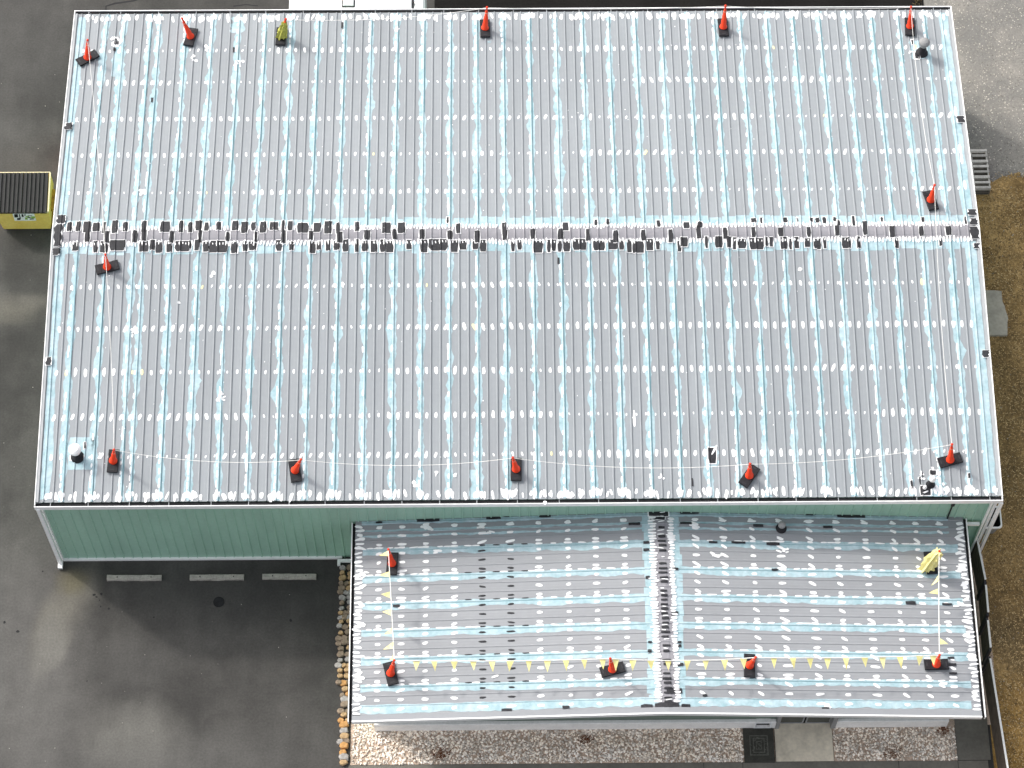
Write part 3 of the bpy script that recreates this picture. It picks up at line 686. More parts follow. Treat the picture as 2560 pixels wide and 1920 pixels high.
for (p, n_, sp_) in ((Z8(560, 110), 10, .22), (Z8(910, 105), 7, .12), (Z8(150, 420), 9, .2), (Z9(100, 100), 8, .14), (Z8(2125, 180), 12, .14), (Z9(230, 290), 5, .14), (Z8(630, 270), 4, .12), (Z9(670, 262), 5, .18), (Z9(655, 375), 5, .12), (Z9(1800, 380), 6, .16), (Z9(1790, 610), 5, .15), (Z9(940, 1262), 3, .1), (Z8(960, 150), 3, .2), (Z8(1410, 1250), 1, .1), (Z8(1000, 1080), 1, .1), (Z9(1700, 1120), 3, .2)):
    q = annpt(p)
    for _ in range(n_):
        a = random.uniform(0, 2 * PI); r = sp_ * random.random() ** .6
        dab(ad_, AR, q.y + r * math.sin(a) * .6, q.x + r * math.cos(a), random.uniform(.03, .05), random.uniform(.05, .13), J(.5), .015 + random.random() * .003)
ad_.merge(ak, 2).build('sealant_marks', [M['dab'], M['cream'], M['black'], M['black']], aroof)
pipe_vent(Z9(650, 118), None, .12, .35, .09, anx, annpt, True)
# annex edges: side gutters, gable trim
for sx, xe in ((-1, AR.XL), (1, AR.XR)):
    g = MB(); a, b = sorted((xe + sx * .005, xe + sx * .095)); g.box(a, b, AR.YS, -.0, 2.91, 2.97); gu = g.build('gutter', M['gutterdark'], anx)
    g = MB(); a, b = sorted((xe + sx * .096, xe + sx * .128)); g.box(a, b, AR.YS - .02, -.0, 2.84, 3.048); g.build('gutter_lip', M['white'], gu)
g = MB()
for (x0, x1) in ((AR.XL, AR.XM), (AR.XM, AR.XR)):
    z0, z1 = AR.P(AR.YS + .01, x0)[2], AR.P(AR.YS + .01, x1)[2]
    def bx(y0, y1, up, dn):
        vs = [(x0, y0, z0 + up), (x1, y0, z1 + up), (x1, y1, z1 + up), (x0, y1, z0 + up), (x0, y0, z0 - dn), (x1, y0, z1 - dn), (x1, y1, z1 - dn), (x0, y1, z0 - dn)]
        g.add(vs, [(0, 1, 2, 3), (4, 7, 6, 5), (0, 4, 5, 1), (2, 6, 7, 3), (0, 3, 7, 4), (1, 5, 6, 2)])
    bx(AR.YS - .045, AR.YS + .0, .05, .14)
g.build('rake_edge', M['white'], anx)
g = MB()
for (x0, x1) in ((AR.XL, AR.XM), (AR.XM, AR.XR)):
    z0, z1 = AR.P(AR.YS + .01, x0)[2], AR.P(AR.YS + .01, x1)[2]; bx(AR.YS + .001, AR.YS + .17, .042, .0)
g.build('rake_trim', M['roof2'], anx)
# walls: south gable wall, sides, white foundation, entrance
YW = -5.93; XW0, XW1 = -4.69, 13.82
def zroof(x): return AR.P(-3.0 + .12, x)[2] - .03
def wallseg(x0, x1, y, z0, name, m):
    xs_ = [x0] + ([AR.XM] if x0 < AR.XM < x1 else []) + [x1]; vs = []; 
    for x in xs_: vs += [(x, y, z0), (x, y, AR.HA + AR.RI * ((x - AR.XL) / (AR.XM - AR.XL) if x < AR.XM else (AR.XR - x) / (AR.XR - AR.XM)) - .02)]
    return MB().add(vs, [(2 * i, 2 * i + 2, 2 * i + 3, 2 * i + 1) for i in range(len(xs_) - 1)]).build(name, m, anx)
DX0, DX1 = 8.33, 10.13
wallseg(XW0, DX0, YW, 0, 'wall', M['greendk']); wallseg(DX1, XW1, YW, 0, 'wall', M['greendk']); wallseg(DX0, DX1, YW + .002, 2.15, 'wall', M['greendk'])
g = MB(); g.box(XW0, XW0 + .1, YW + .01, .04, 0, 2.9); g.build('wall', M['green'], anx)
g = MB(); g.box(XW1 - .1, XW1, YW + .01, .04, 0, 2.9); g.build('wall', M['green'], anx)
VX0, VX1 = 7.62, 8.08
f = MB(); f.bbox(XW0 - .03, VX0, YW - .13, YW - .002, 0, .62, .02); f.bbox(VX1, DX0 - .06, YW - .13, YW - .002, 0, .62, .02)
f.box(VX0 + .0005, VX1 - .0005, YW - .13, YW - .002, 0, .12); f.box(VX0 + .0005, VX1 - .0005, YW - .13, YW - .002, .56, .62)
f.build('foundation_wall', M['whitewall'], anx)
f = MB(); f.bbox(DX1 + .1, XW1 + .03, YW - .13, YW - .002, 0, .62, .02); f.build('foundation_wall', M['whitewall'], anx)
f = MB(); f.box(VX0, VX1, YW - .05, YW - .003, .121, .559)
vent = f.build('foundation_vent', M['gutterdark'], anx)
f = MB(); 
for x0, x1, z0, z1 in ((VX0 - .05, VX0, .08, .60), (VX1, VX1 + .05, .08, .60), (VX0, VX1, .08, .121), (VX0, VX1, .559, .60)): f.box(x0, x1, YW - .15, YW - .128, z0, z1)
f.build('vent_frame', M['white'], vent)
for x0, x1 in ((DX0 + .06, (DX0 + DX1) / 2 - .03), ((DX0 + DX1) / 2 + .03, DX1 - .06)):
    f = MB(); f.box(x0 + .05, x1 - .05, YW + .03, YW + .05, .12, 2.05); d = f.build('door', M['glass'], anx)
    f = MB()
    for a, b, z0, z1 in ((x0, x0 + .05, .02, 2.1), (x1 - .05, x1, .02, 2.1), (x0 + .05, x1 - .05, .02, .12), (x0 + .05, x1 - .05, 2.05, 2.1)): f.box(a, b, YW + .02, YW + .06, z0, z1)
    f.build('door_frame', M['plast'], d)
    f = MB(); hx = x1 - .09 if x0 < 9 else x0 + .09; f.tube([(hx, YW - .03, .85), (hx, YW - .03, 1.35)], .015); f.tube([(hx, YW - .03, .87), (hx, YW + .02, .87)], .01); f.tube([(hx, YW - .03, 1.33), (hx, YW + .02, 1.33)], .01); f.build('handle', M['galv'], d)
f = MB(); f.box(DX0 - .05, DX0 + .055, YW - .16, YW + .06, 0, 2.149); f.build('door_post', M['plast'], anx)
f = MB(); f.box(DX1 - .055, DX1 + .09, YW - .16, YW + .06, 0, 2.149); f.build('door_post', M['plast'], anx)
f = MB(); f.box(-6.05, -5.42, -.20, -.10, .10, .19); f.box(-6.05, -5.95, -.30, -.2005, .04, .19); f.box(-5.36, -5.27, -.2, -.1, .1, 2.75); f.build('downspout', M['white'], anx)

# ================================================================== PAVING AND BEDS
YB = at((1500, 1908)).y
sheet('footpath', [(-5.55, YB - 1.7), (15.1, YB - 1.7), (15.1, YB - .012), (-5.55, YB - .012)], .012, M['concreted'])
sheet('walkway', [(8.25, YB), (10.12, YB), (10.12, -5.9), (8.25, -5.9)], .022, M['concrete'])
sheet('pavement', [(14.13, YB), (15.20, YB), (15.20, .0), (14.13, .0)], .014, M['concreted'])
t = MB()
for x in (5.9, 7.16, 12.2, 14.12): t.box(x, x + .014, YB - 1.7, YB - .01, .012, .0145)
t.box(14.13, 15.2, YB - .012, YB + .004, .012, .017); t.box(8.24, 8.252, YB, -6.05, .0, .03)
tag(t.build('paving_joint', M['iron']), kind='structure')
sheet('bed_soil', [(-5.5, YB), (8.24, YB), (8.24, -.1), (-5.5, -.1)], .006, M['soil'])
sheet('bed_soil', [(10.13, YB), (14.12, YB), (14.12, -.1), (10.13, -.1)], .006, M['soil'])
sheet('damp_soil', [(13.84, -6), (15.6, -6), (15.6, 0), (13.84, 0)], .01, M['soil']).hide_render = False
# stones of the gravel bed
def pebbles(name, m, areas, n, r0, r1, z=.0, label='', cat='gravel', flat=False):
    mb = MB(); tot = sum((a[1] - a[0]) * (a[3] - a[2]) for a in areas)
    base = [(math.cos(2 * PI * i / 6), math.sin(2 * PI * i / 6)) for i in range(6)]
    for (x0, x1, y0, y1) in areas:
        for _ in range(int(n * (x1 - x0) * (y1 - y0) / tot)):
            x, y = random.uniform(x0, x1), random.uniform(y0, y1); r = random.uniform(r0, r1); a = random.uniform(0, PI); e = random.uniform(.5, .9); h = r * random.uniform(.5, 1.1)
            tx, ty = J(.35), J(.35); zz = z + random.uniform(0, .02); vs = []
            if flat: tx = ty = 0; zz = z - .002; h *= .45
            for lv, (k, hh) in enumerate(((.8, 0), (1, .45), (.55, 1))):
                for c_, s_ in base:
                    q = random.uniform(.8, 1.15) * k; u, v = c_ * q * r, s_ * q * r * e
                    vs.append((x + u * math.cos(a) - v * math.sin(a), y + u * math.sin(a) + v * math.cos(a), zz + h * hh + (tx * u + ty * v) * (hh > 0)))
            fs = [(l * 6 + i, l * 6 + (i + 1) % 6, l * 6 + 6 + (i + 1) % 6, l * 6 + 6 + i) for l in (0, 1) for i in range(6)] + [tuple(range(12, 18))]
            mb.add(vs, fs)
    return tag(mb.build(name, m), label, cat, kind='stuff')
pebbles('gravel_bed', M['gravel'], [(-5.45, 7.15, YB + .02, -5.9), (-5.4, -4.75, -6.2, -3.0), (7.13, 7.2, YB, -6.0), (10.16, 14.1, YB + .02, -6.07)], 8200, .022, .055, .005, 'pale pinkish gravel filling the beds along the white foundation')
pebbles('loose_gravel', M['pebble'], [(15.6, 20, 14.6, 23.5)], 3600, .012, .035, .006, 'loose grey and buff stones on the open gravel ground at the upper right', flat=True)
pebbles('loose_gravel', M['pebble'], [(15.6, 18.6, -9, 14.6)], 260, .012, .03, .003, 'few loose stones lying among the dead grass', flat=True)
mb = MB()
for _ in range(30000):
    x, y = random.uniform(15.5, 19.5), random.uniform(-9.5, 14.9)
    if y > 14.2 and random.random() < .6: continue
    a = random.uniform(0, 2 * PI); l = random.uniform(.03, .10); wd = random.uniform(.005, .011); h = random.uniform(.005, .04); b = a + J(.9)
    p1 = (x + l * .5 * math.cos(a), y + l * .5 * math.sin(a)); p2 = (p1[0] + l * .5 * math.cos(b), p1[1] + l * .5 * math.sin(b)); nx, ny = -math.sin(a) * wd, math.cos(a) * wd
    mb.add([(x - nx, y - ny, .005), (x + nx, y + ny, .005), (p1[0] + nx, p1[1] + ny, h), (p1[0] - nx, p1[1] - ny, h), (p2[0], p2[1], h * .6)], [(0, 1, 2, 3), (3, 2, 4)])
tag(mb.build('dead_grass', M['straw']), 'short dead brown grass covering the strip east of the buildings', 'grass', kind='stuff')
# leaf litter in the beds
for (p, r, n_, lab) in ((Z8(650, 1570), .28, 130, 'dark brown leaf litter in the left part of the gravel bed'), (Z8(1580, 1480), .22, 100, 'dark leaf litter below the roof peak in the gravel bed'), (Z9(1690, 1420), .16, 70, 'reddish leaves beside the right end of the white foundation'), (Z9(1370, 1560), .3, 90, 'brown leaf litter in the gravel right of the walkway')):
    mb = MB(); g_ = at(p)
    for _ in range(n_):
        a = random.uniform(0, 2 * PI); q = r * random.random() ** .7; x, y = g_.x + q * math.cos(a) * 1.2, g_.y + q * math.sin(a) * .8; y = max(YB + .05, min(-6.1, y)); s_ = random.uniform(.015, .04); b = random.uniform(0, PI); z = random.uniform(.055, .085)
        mb.add([(x + s_ * math.cos(b), y + s_ * math.sin(b), z), (x - s_ * .5 * math.sin(b), y + s_ * .5 * math.cos(b), z + .01), (x - s_ * math.cos(b), y - s_ * math.sin(b), z), (x + s_ * .5 * math.sin(b), y - s_ * .5 * math.cos(b), z + .008)], [(0, 1, 2, 3)])
    tag(mb.build('leaf_litter', M['leaf']), lab, 'leaves', kind='stuff')

# ------------------------------------------------------------------ edging stones, one object each
protos = []
for k in range(6):
    mb = MB(); n = 9; vs = []
    for (sc_, z) in ((.88, 0), (1, .05), (.97, .10), (.78, .135)):
        for i in range(n):
            a = 2 * PI * i / n; q = (abs(math.cos(a)) ** 4 + abs(math.sin(a)) ** 4) ** -.25
            vs.append((.115 * sc_ * q * math.cos(a) * random.uniform(.9, 1.08), .09 * sc_ * q * math.sin(a) * random.uniform(.9, 1.08), z * random.uniform(.85, 1.1)))
    fs = [(l * n + i, l * n + (i + 1) % n, (l + 1) * n + (i + 1) % n, (l + 1) * n + i) for l in range(3) for i in range(n)] + [tuple(range(3 * n, 4 * n))]
    mb.add(vs, fs); protos.append((mb.v[:], mb.f[:]))
meshes = {}
SLAB = ['tan rounded stone in the row of edging stones beside the annex', 'orange block in the row of edging stones beside the annex', 'grey stone in the row of edging stones beside the annex', 'dull brown stone in the row of edging stones beside the annex']
y = -.35; ei = 0
while y > YB + .02:
    stp = random.uniform(.15, .22); n_ = random.choice((2, 2, 3)) if y > -4.5 else random.choice((1, 2, 2))
    for j in range(n_):
        k = random.randrange(6); c_ = random.choices((0, 1, 2, 3), (4, 3 if y < -4 else .6, 3, 2 if y < -3.5 else 6))[0]  # browner mix near the wall, oranger beyond: building's shadow painted into stone colours
        if (k, c_) not in meshes:
            me = bpy.data.meshes.new('edging_stone'); me.from_pydata(protos[k][0], [], protos[k][1]); me.materials.append(STONES[c_]); meshes[(k, c_)] = me
        o = bpy.data.objects.new('edging_stone', meshes[(k, c_)]); col.objects.link(o)
        shift = .0 if y > -4.5 else .12
        x = -6.02 + shift + (j + .5) * (.52 - shift) / n_ + J(.02) + (y + 3) * .005
        o.location = (x, y + J(.03), .0); s_ = random.uniform(.75, 1.15) * (1.25 if n_ == 1 else 1); o.scale = (s_, s_, random.uniform(.7, 1.1)); o.rotation_euler = (0, 0, J(.6))
        tag(o, SLAB[c_], 'stone', 'stones edging the asphalt beside the annex')
    y -= stp

# ------------------------------------------------------------------ wheel stops, drain
ws = [((687, 432), (1038, 432), 'left'), ((1220, 430), (1568, 428), 'middle'), ((1687, 424), (2033, 424), 'right')]
for (a, b, nm) in ws:
    pa, pb = at(Z7(*a), .1), at(Z7(*b), .1); cxm = (pa + pb) / 2; ln_ = (pb - pa).length / 2
    mb = MB(); n = 14; vs = []; pr = [(-.10, 0), (-.085, .09), (-.065, .115), (.065, .115), (.085, .09), (.10, 0)]
    for i in range(n + 1):
        x = -ln_ + 2 * ln_ * i / n
        for (yy, zz) in pr: vs.append((x, yy + (J(.008)), zz + (J(.004) if zz else 0)))
    m_ = len(pr)
    mb.add(vs, [(i * m_ + j, (i + 1) * m_ + j, (i + 1) * m_ + j + 1, i * m_ + j + 1) for i in range(n) for j in range(m_ - 1)] + [tuple(range(m_)), tuple(reversed(range(n * m_, n * m_ + m_)))])
    root = empty('wheel_stop', (cxm.x, cxm.y, 0), {'left': 'pale concrete wheel stop farthest left of the three, nearest the corner downspout', 'middle': 'pale concrete wheel stop between the other two, above the round black drain', 'right': 'pale concrete wheel stop nearest the row of edging stones'}[nm], 'wheel stop', 'concrete wheel stops by the green wall')
    mb.build('stop_body', M['stop'], root); root.rotation_euler = (0, 0, math.atan2(pb.y - pa.y, pb.x - pa.x))
    for sx in (-.62, .62):
        mb = MB(); mb.lathe([(.022, .11), (.022, .122)], 8, None, sx * ln_, 0); mb.build('anchor_pin', M['iron'], root)
g_ = at(Z7(1407, 592)); r_ = empty('drain_cover', (g_.x, g_.y, 0), 'round black drain cover set in the dark asphalt', 'drain cover')
MB().lathe([(.185, .002), (.185, .012), (.165, .014)], 28).build('cover', M['iron'], r_)
mb = MB()
for k in range(-3, 4): hw = math.sqrt(.15 ** 2 - (k * .04) ** 2); mb.box(-hw, hw, k * .04 - .008, k * .04 + .008, .0145, .019)
mb.build('grating', M['rubber'], r_)

# ------------------------------------------------------------------ floor mat by the walkway
a, b = at(Z9(402, 1402)), at(Z9(610, 1628)); mx_, my_ = (a.x + b.x) / 2, (a.y + b.y) / 2; hx_, hy_ = (b.x - a.x) / 2, (a.y - b.y) / 2
r_ = empty('entrance_mat', (mx_, my_ - .02, 0), 'dark square mat with a worn pale rectangle pattern lying left of the concrete walkway', 'mat')
MB().bbox(-hx_, hx_, -hy_ + .03, hy_ - .02, .03, .085, .01).build('mat_body', M['mat'], r_)
mb = MB()
for (w_, h_, t_) in ((.30, .34, .035), (.19, .25, .03), (.09, .14, .02)):
    for (x0, x1, y0, y1) in ((-w_, w_, h_ - t_, h_), (-w_, w_, -h_, -h_ + t_), (-w_, -w_ + t_, -h_ + t_, h_ - t_), (w_ - t_, w_, -h_ + t_, h_ - t_)): mb.box(x0, x1, y0, y1, .0855, .09)
for _ in range(40): x, y = J(.27), J(.3); mb.box(x, x + random.uniform(.01, .06), y, y + random.uniform(.01, .05), .0905, .093)
mb.build('worn_pattern', M['matl'], r_)

# ------------------------------------------------------------------ cones
def make_cone():
    root = empty('traffic_cone', (0, 0, 0))
    b = MB(); b.bbox(-.385, .385, -.175, .175, 0, .055, .014); b.bbox(-.385, -.20, -.175, .175, .0555, .066, .01); b.bbox(.20, .385, -.175, .175, .0555, .066, .01)
    base = b.build('base', M['rubber'], root)
    b = MB(); b.box(-.33, -.29, -.07, .07, .0665, .075); b.box(.29, .33, -.07, .07, .0665, .075); b.build('grip', M['rubberl'], base)
    c_ = MB(); c_.lathe([(.135, .0), (.135, .03), (.10, .055), (.09, .30), (.08, .31), (.074, .56), (.058, .57), (.050, .82), (.038, .83), (.030, 1.0), (.038, 1.01), (.042, 1.04), (.03, 1.07)], 14)
    body = c_.build('cone_body', M['orange'], root, True); body.location = (0, 0, .056)
    k = MB(); k.lathe([(.0555, .76), (.0535, .80)], 14); k.build('band', M['collar'], body)
    return root
def copy_tree(o, parent=None):
    c_ = o.copy(); col.objects.link(c_)
    if parent: c_.parent = parent; c_.matrix_parent_inverse = o.matrix_parent_inverse.copy()
    for ch in list(o.children): copy_tree(ch, c_)
    return c_
CONES = [
 (Z1, (505, 412), (625, 350), (563, 262), roofpt, 'orange cone on tilted black base at the upper left corner of the long roof'),
 (Z1, (1245, 190), (1210, 303), (1172, 122), roofpt, 'leaning orange cone second from the left along the top edge of the long roof'),
 (Z1, (1812, 182), (1803, 303), (1838, 125), roofpt, 'cone wrapped in lime yellow cloth on the top edge of the long roof'),
 (Z2, (930, 133), (935, 250), (945, 52), roofpt, 'slender orange cone near the middle of the long roof top edge'),
 (Z3, (271, 128), (283, 242), (292, 42), roofpt, 'orange cone alone on the right half of the top edge, far from any vent'),
 (Z3, (1475, 122), (1478, 240), (1485, 50), roofpt, 'orange cone just above the tall grey pipe vent in the upper right corner'),
 (Z3, (1588, 1235), (1632, 1358), (1636, 1195), roofpt, 'orange cone just above the right end of the patched ridge'),
 (Z4, (618, 97), (765, 60), (678, -5), roofpt, 'orange cone on a slanting base just below the left end of the patched ridge'),
 (Z4, (738, 1250), (723, 1397), (733, 1248), roofpt, 'orange cone right of the white capped vent at the lower left of the long roof'),
 (Z4, (1888, 1315), (1908, 1455), (1935, 1310), roofpt, 'orange cone second from the left along the bottom edge of the long roof'),
 (Z5, (1133, 1305), (1132, 1450), (1112, 1300), roofpt, 'orange cone at the middle of the bottom edge of the long roof'),
 (Z6, (483, 1362), (405, 1475), (450, 1340), roofpt, 'orange cone on a diagonal base below the small black roof patch, on the long roof'),
 (Z6, (1660, 1338), (1808, 1298), (1748, 1215), roofpt, 'orange cone at the lower right corner of the long roof, above the small vents'),
 (Z8, (342, 280), (332, 423), (312, 257), annpt, 'orange cone at the upper left corner of the annex roof'),
 (Z8, (310, 985), (345, 1128), (348, 970), annpt, 'orange cone at the lower left corner of the annex roof'),
 (Z8, (1680, 1050), (1825, 1012), (1738, 958), annpt, 'orange cone under the pennant string, left of the annex ridge'),
 (Z9, (445, 930), (445, 1082), (485, 950), annpt, 'orange cone leaning right on the pennant string, right of the annex ridge'),
 (Z9, (1568, 1000), (1722, 996), (1668, 935), annpt, 'orange cone on a sideways base at the lower right corner of the annex roof'),
 (Z9, (1597, 275), (1620, 415), (1665, 268), annpt, 'cone draped with a bundle of yellow pennants at the upper right of the annex roof')]
proto = make_cone(); TIPS = []
for i, (Zf, e1, e2, tp, pt, lab) in enumerate(CONES):
    o = proto if i == 0 else copy_tree(proto)
    a, b = pt(Zf(*e1)), pt(Zf(*e2)); mid = (a + b) / 2
    if pt is roofpt: nrm = Vector((0, (-1 if mid.y < L / 2 else 1) * RISE / (L / 2), 1)).normalized()
    else: nrm = Vector(((-1 if mid.x < AR.XM else 1) * .061, 0, 1)).normalized()
    xa = (b - a); xa = (xa - nrm * xa.dot(nrm)).normalized(); ya = nrm.cross(xa)
    Mr = Matrix((xa, ya, nrm)).transposed()
    base = mid + nrm * .042
    o.location = base; o.rotation_mode = 'QUATERNION'; o.rotation_quaternion = Mr.to_quaternion()
    tipw = at(Zf(*tp), base.z + 1.04); d = tipw - (base + nrm * .05); d2 = Vector((d.x, d.y, 0))
    if d2.length > .5: d2 = d2 * (.5 / d2.length)
    dirv = Vector((d2.x, d2.y, 1.0)).normalized(); loc = Mr.transposed() @ dirv
    body = [c_ for c_ in o.children if c_.name.startswith('cone_body')][0]
    body.rotation_mode = 'QUATERNION'; body.rotation_quaternion = Vector((0, 0, 1)).rotation_difference(loc)
    TIPS.append(base + nrm * .056 + dirv * 1.05)
    tag(o, lab, 'cone', 'warning cones standing on the two roofs')

# crumpled cloth and pennant bundles hung on two cones
def crumple(name, m, base, tip, r0, r1, t0, t1, lab, cat, seed, n=16, rows=9, jag=.35):
    rnd = random.Random(seed); ax = (tip - base); q = ax.to_track_quat('Z', 'Y'); vs = []; fs = []
    for j in range(rows):
        t_ = t0 + (t1 - t0) * j / (rows - 1); r = r0 + (r1 - r0) * j / (rows - 1)
        for i in range(n):
            a = 2 * PI * i / n; rr = r * (1 + jag * (.6 if i % 2 else -.4)) * rnd.uniform(.8, 1.2)
            vs.append(base + ax * (t_ + (rnd.uniform(-.05, .05) if j else rnd.uniform(-.1, .04))) + q @ Vector((rr * math.cos(a), rr * math.sin(a), 0)))
    for j in range(rows - 1):
        for i in range(n): fs.append((j * n + i, j * n + (i + 1) % n, (j + 1) * n + (i + 1) % n, (j + 1) * n + i))
    vs.append(base + ax * (t1 + .03)); fs += [((rows - 1) * n + i, (rows - 1) * n + (i + 1) % n, rows * n) for i in range(n)]
    return tag(MB().add(vs, fs).build(name, m), lab, cat)
B3 = (roofpt(Z1(1812, 182)) + roofpt(Z1(1803, 303))) / 2 + Vector((0, 0, .05)); crumple('cloth_wrap', M['yvest'], B3, TIPS[2], .17, .075, .10, .80, 'lime yellow cloth wrapped round a cone near the top left of the long roof', 'cloth', 3)
B6 = (annpt(Z9(1597, 275)) + annpt(Z9(1620, 415))) / 2 + Vector((0, 0, .05))

# ------------------------------------------------------------------ warning lines
def rope_pts(a, b, sag, n=14): return [a.lerp(b, i / n) - Vector((0, 0, sag * 4 * (i / n) * (1 - i / n))) for i in range(n + 1)]
SP = [(0, 7, .35, 'white warning rope down the left side of the long roof, above the ridge'), (7, 8, .3, 'white warning rope down the left side of the long roof, below the ridge'),
      (8, 9, .5, 'white warning rope along the bottom edge, left quarter of the long roof'), (9, 10, .5, 'white warning rope along the bottom edge, second span from the left'),
      (10, 11, .5, 'white warning rope along the bottom edge, third span from the left'), (11, 12, .35, 'white warning rope along the bottom edge, last span at the right'),
      (12, 6, .4, 'white warning rope up the right side of the long roof, below the ridge'), (6, 5, .5, 'white warning rope up the right side of the long roof, above the ridge'),
      (3, 4, .12, 'white warning rope along the top edge between two slender cones'), (4, 5, .12, 'white warning rope along the top edge at the right end'), (2, 3, .3, 'white warning rope along the top edge behind the white trailer')]
for a, b, sag, lab in SP:
    o = MB().tube(rope_pts(TIPS[a] - Vector((0, 0, .04)), TIPS[b] - Vector((0, 0, .04)), sag), .008, 6).build('warning_rope', M['rope']); tag(o, lab, 'rope', 'rope spans strung between the roof cones')
def pennant_line(a, b, sag, ts, dirs, lab):
    root = empty('pennant_string', a, lab, 'pennants', 'strings of yellow pennants on the annex roof')
    pts = rope_pts(a, b, sag); MB().tube([p - a for p in pts], .014, 6).build('rope', M['rope'], root)
    ax = (b - a).normalized()
    for t_, dv in zip(ts, dirs):
        p = a.lerp(b, t_) - Vector((0, 0, sag * 4 * t_ * (1 - t_))); ln_ = random.uniform(.28, .38); d = Vector(dv).normalized() * ln_; hw = random.uniform(.095, .12)
        n_ = 5; vs = []; up = ax.cross(d).normalized()
        for k in range(n_):
            f_ = k / (n_ - 1); wv = math.sin(f_ * 3 + t_ * 20) * .02
            vs += [p - a - ax * hw * (1 - f_ * .97) + d * f_ + up * wv, p - a + ax * hw * (1 - f_ * .97) + d * f_ + up * (wv + .006)]
        o = MB().add(vs, [(2 * k, 2 * k + 1, 2 * k + 3, 2 * k + 2) for k in range(n_ - 1)])
        o.add([v + up * .003 for v in vs], [(2 * k, 2 * k + 2, 2 * k + 3, 2 * k + 1) for k in range(n_ - 1)]); o.build('pennant', M['yflag'], root)
T = lambda i: TIPS[i] - Vector((0, 0, .03))
pennant_line(T(13), T(14), .12, [.03, .22, .40, .56, .72, .86, .96], [(-1, -.1, -.4), (-1, .0, -.1), (-1, .1, -.15), (-1, .3, -.5), (-.8, -.2, -.6), (-1, -.3, -.2), (-.5, 0, -1)], 'string of yellow pennants down the left side of the annex roof')
xs_ = [498, 612, 740, 862, 982, 1100, 1218, 1338, 1457, 1573, 1690]
pennant_line(T(14), T(15), .12, [(x - 355) / (1738 - 355) for x in xs_], [(J(.12), -1, -.35) for _ in xs_], 'string of yellow pennants along the lower edge of the annex roof, left of its ridge')
xs_ = [1775, 1885, 2000, 2113, 2236, 2354, 2474, 2594]
pennant_line(T(15), T(16), .22, [(x - 1738) / (2671 - 1738) for x in xs_], [(J(.12), -1, -.35) for _ in xs_], 'string of yellow pennants crossing the annex ridge')
xs_ = [605, 727, 840, 955, 1073, 1195, 1312, 1425, 1553, 1640]
pennant_line(T(16), T(17), .12, [(x - 485) / (1680 - 485) for x in xs_], [(J(.12), -1, -.35) for _ in xs_], 'string of yellow pennants along the lower edge of the annex roof, at the right')
pennant_line(T(17), T(18), .1, [.04, .14, .30, .62, .75], [(.2, -1, -1), (1, -.3, -.2), (.4, -.5, -1), (-1, -.1, -.2), (-.6, -.5, -.3)], 'string of yellow pennants down the right side of the annex roof')
crumple('pennant_bundle', M['yflag'], B6 + Vector((-.14, -.16, 0)), TIPS[18] + Vector((-.02, 0, .0)), .20, .12, -.02, .95, 'crumpled bundle of yellow pennants over the cone at the upper right of the annex roof', 'pennants', 8, 16, 9, .5)

# ------------------------------------------------------------------ dumpster
hb, hf = 1.5, 1.28
br_, bl_ = at((128, 432), hb), at((-6, 421), hb); fr_ = at((118, 529), hf); 
X1 = (br_.x + fr_.x) / 2 + .0; X0 = at((-12, 527), hf).x; YBk = br_.y; YFr = fr_.y; ymid = (YBk + YFr) / 2
r_ = empty('dumpster', ((X0 + X1) / 2, ymid, 0), 'yellow steel dumpster with black ribbed lids standing on the asphalt left of the long building', 'dumpster')
hw = (X1 - X0) / 2; hd = (YBk - YFr) / 2
mb = MB()
ring = lambda z0, z1, i0, fr: [(-hw + i0, -hd + fr, z0), (hw - i0, -hd + fr, z0), (hw - i0, hd, z1), (-hw + i0, hd, z1)]
vs = [(-hw + .10, -hd - .02, .1), (hw - .10, -hd - .02, .1), (hw - .10, hd - .12, .1), (-hw + .10, hd - .12, .1), (-hw, -hd, .75), (hw, -hd, .75), (hw, hd, .75), (-hw, hd, .75), (-hw, -hd, hf - .03), (hw, -hd, hf - .03), (hw, hd, hb - .03), (-hw, hd, hb - .03)]
mb.add(vs, [(3, 2, 1, 0)] + [(l + i, l + (i + 1) % 4, l + 4 + (i + 1) % 4, l + 4 + i) for l in (0, 4) for i in range(4)] + [(8, 9, 10, 11)])
body = mb.build('bin_body', M['yellow'], r_)
mb = MB()
def beam(p, q, r=.035): mb.tube([p, q], r, 4)
beam((hw, -hd, hf), (hw, hd, hb)); beam((-hw, hd + .02, hb), (hw, hd + .02, hb), .02); beam((-hw, -hd, hf - .04), (hw, -hd, hf - .04), .03); beam((-hw, -hd, hf), (-hw, hd, hb))
mb.build('rim', mat('pale_yellow_edge', (.75, .66, .42), .5, .1, 5), r_)
for sx in (-1, 1):
    mb = MB(); mb.box(sx * hw + (0 if sx > 0 else -.10), sx * hw + (.10 if sx > 0 else 0), -hd * .55, hd * .55, .72, .92); mb.build('fork_pocket', M['rust'], r_)
    mb = MB(); mb.box(sx * hw * .9 - .03, sx * hw * .9 + .03, -hd + .1, hd, .0, .14); mb.build('skid', M['rust'], r_)
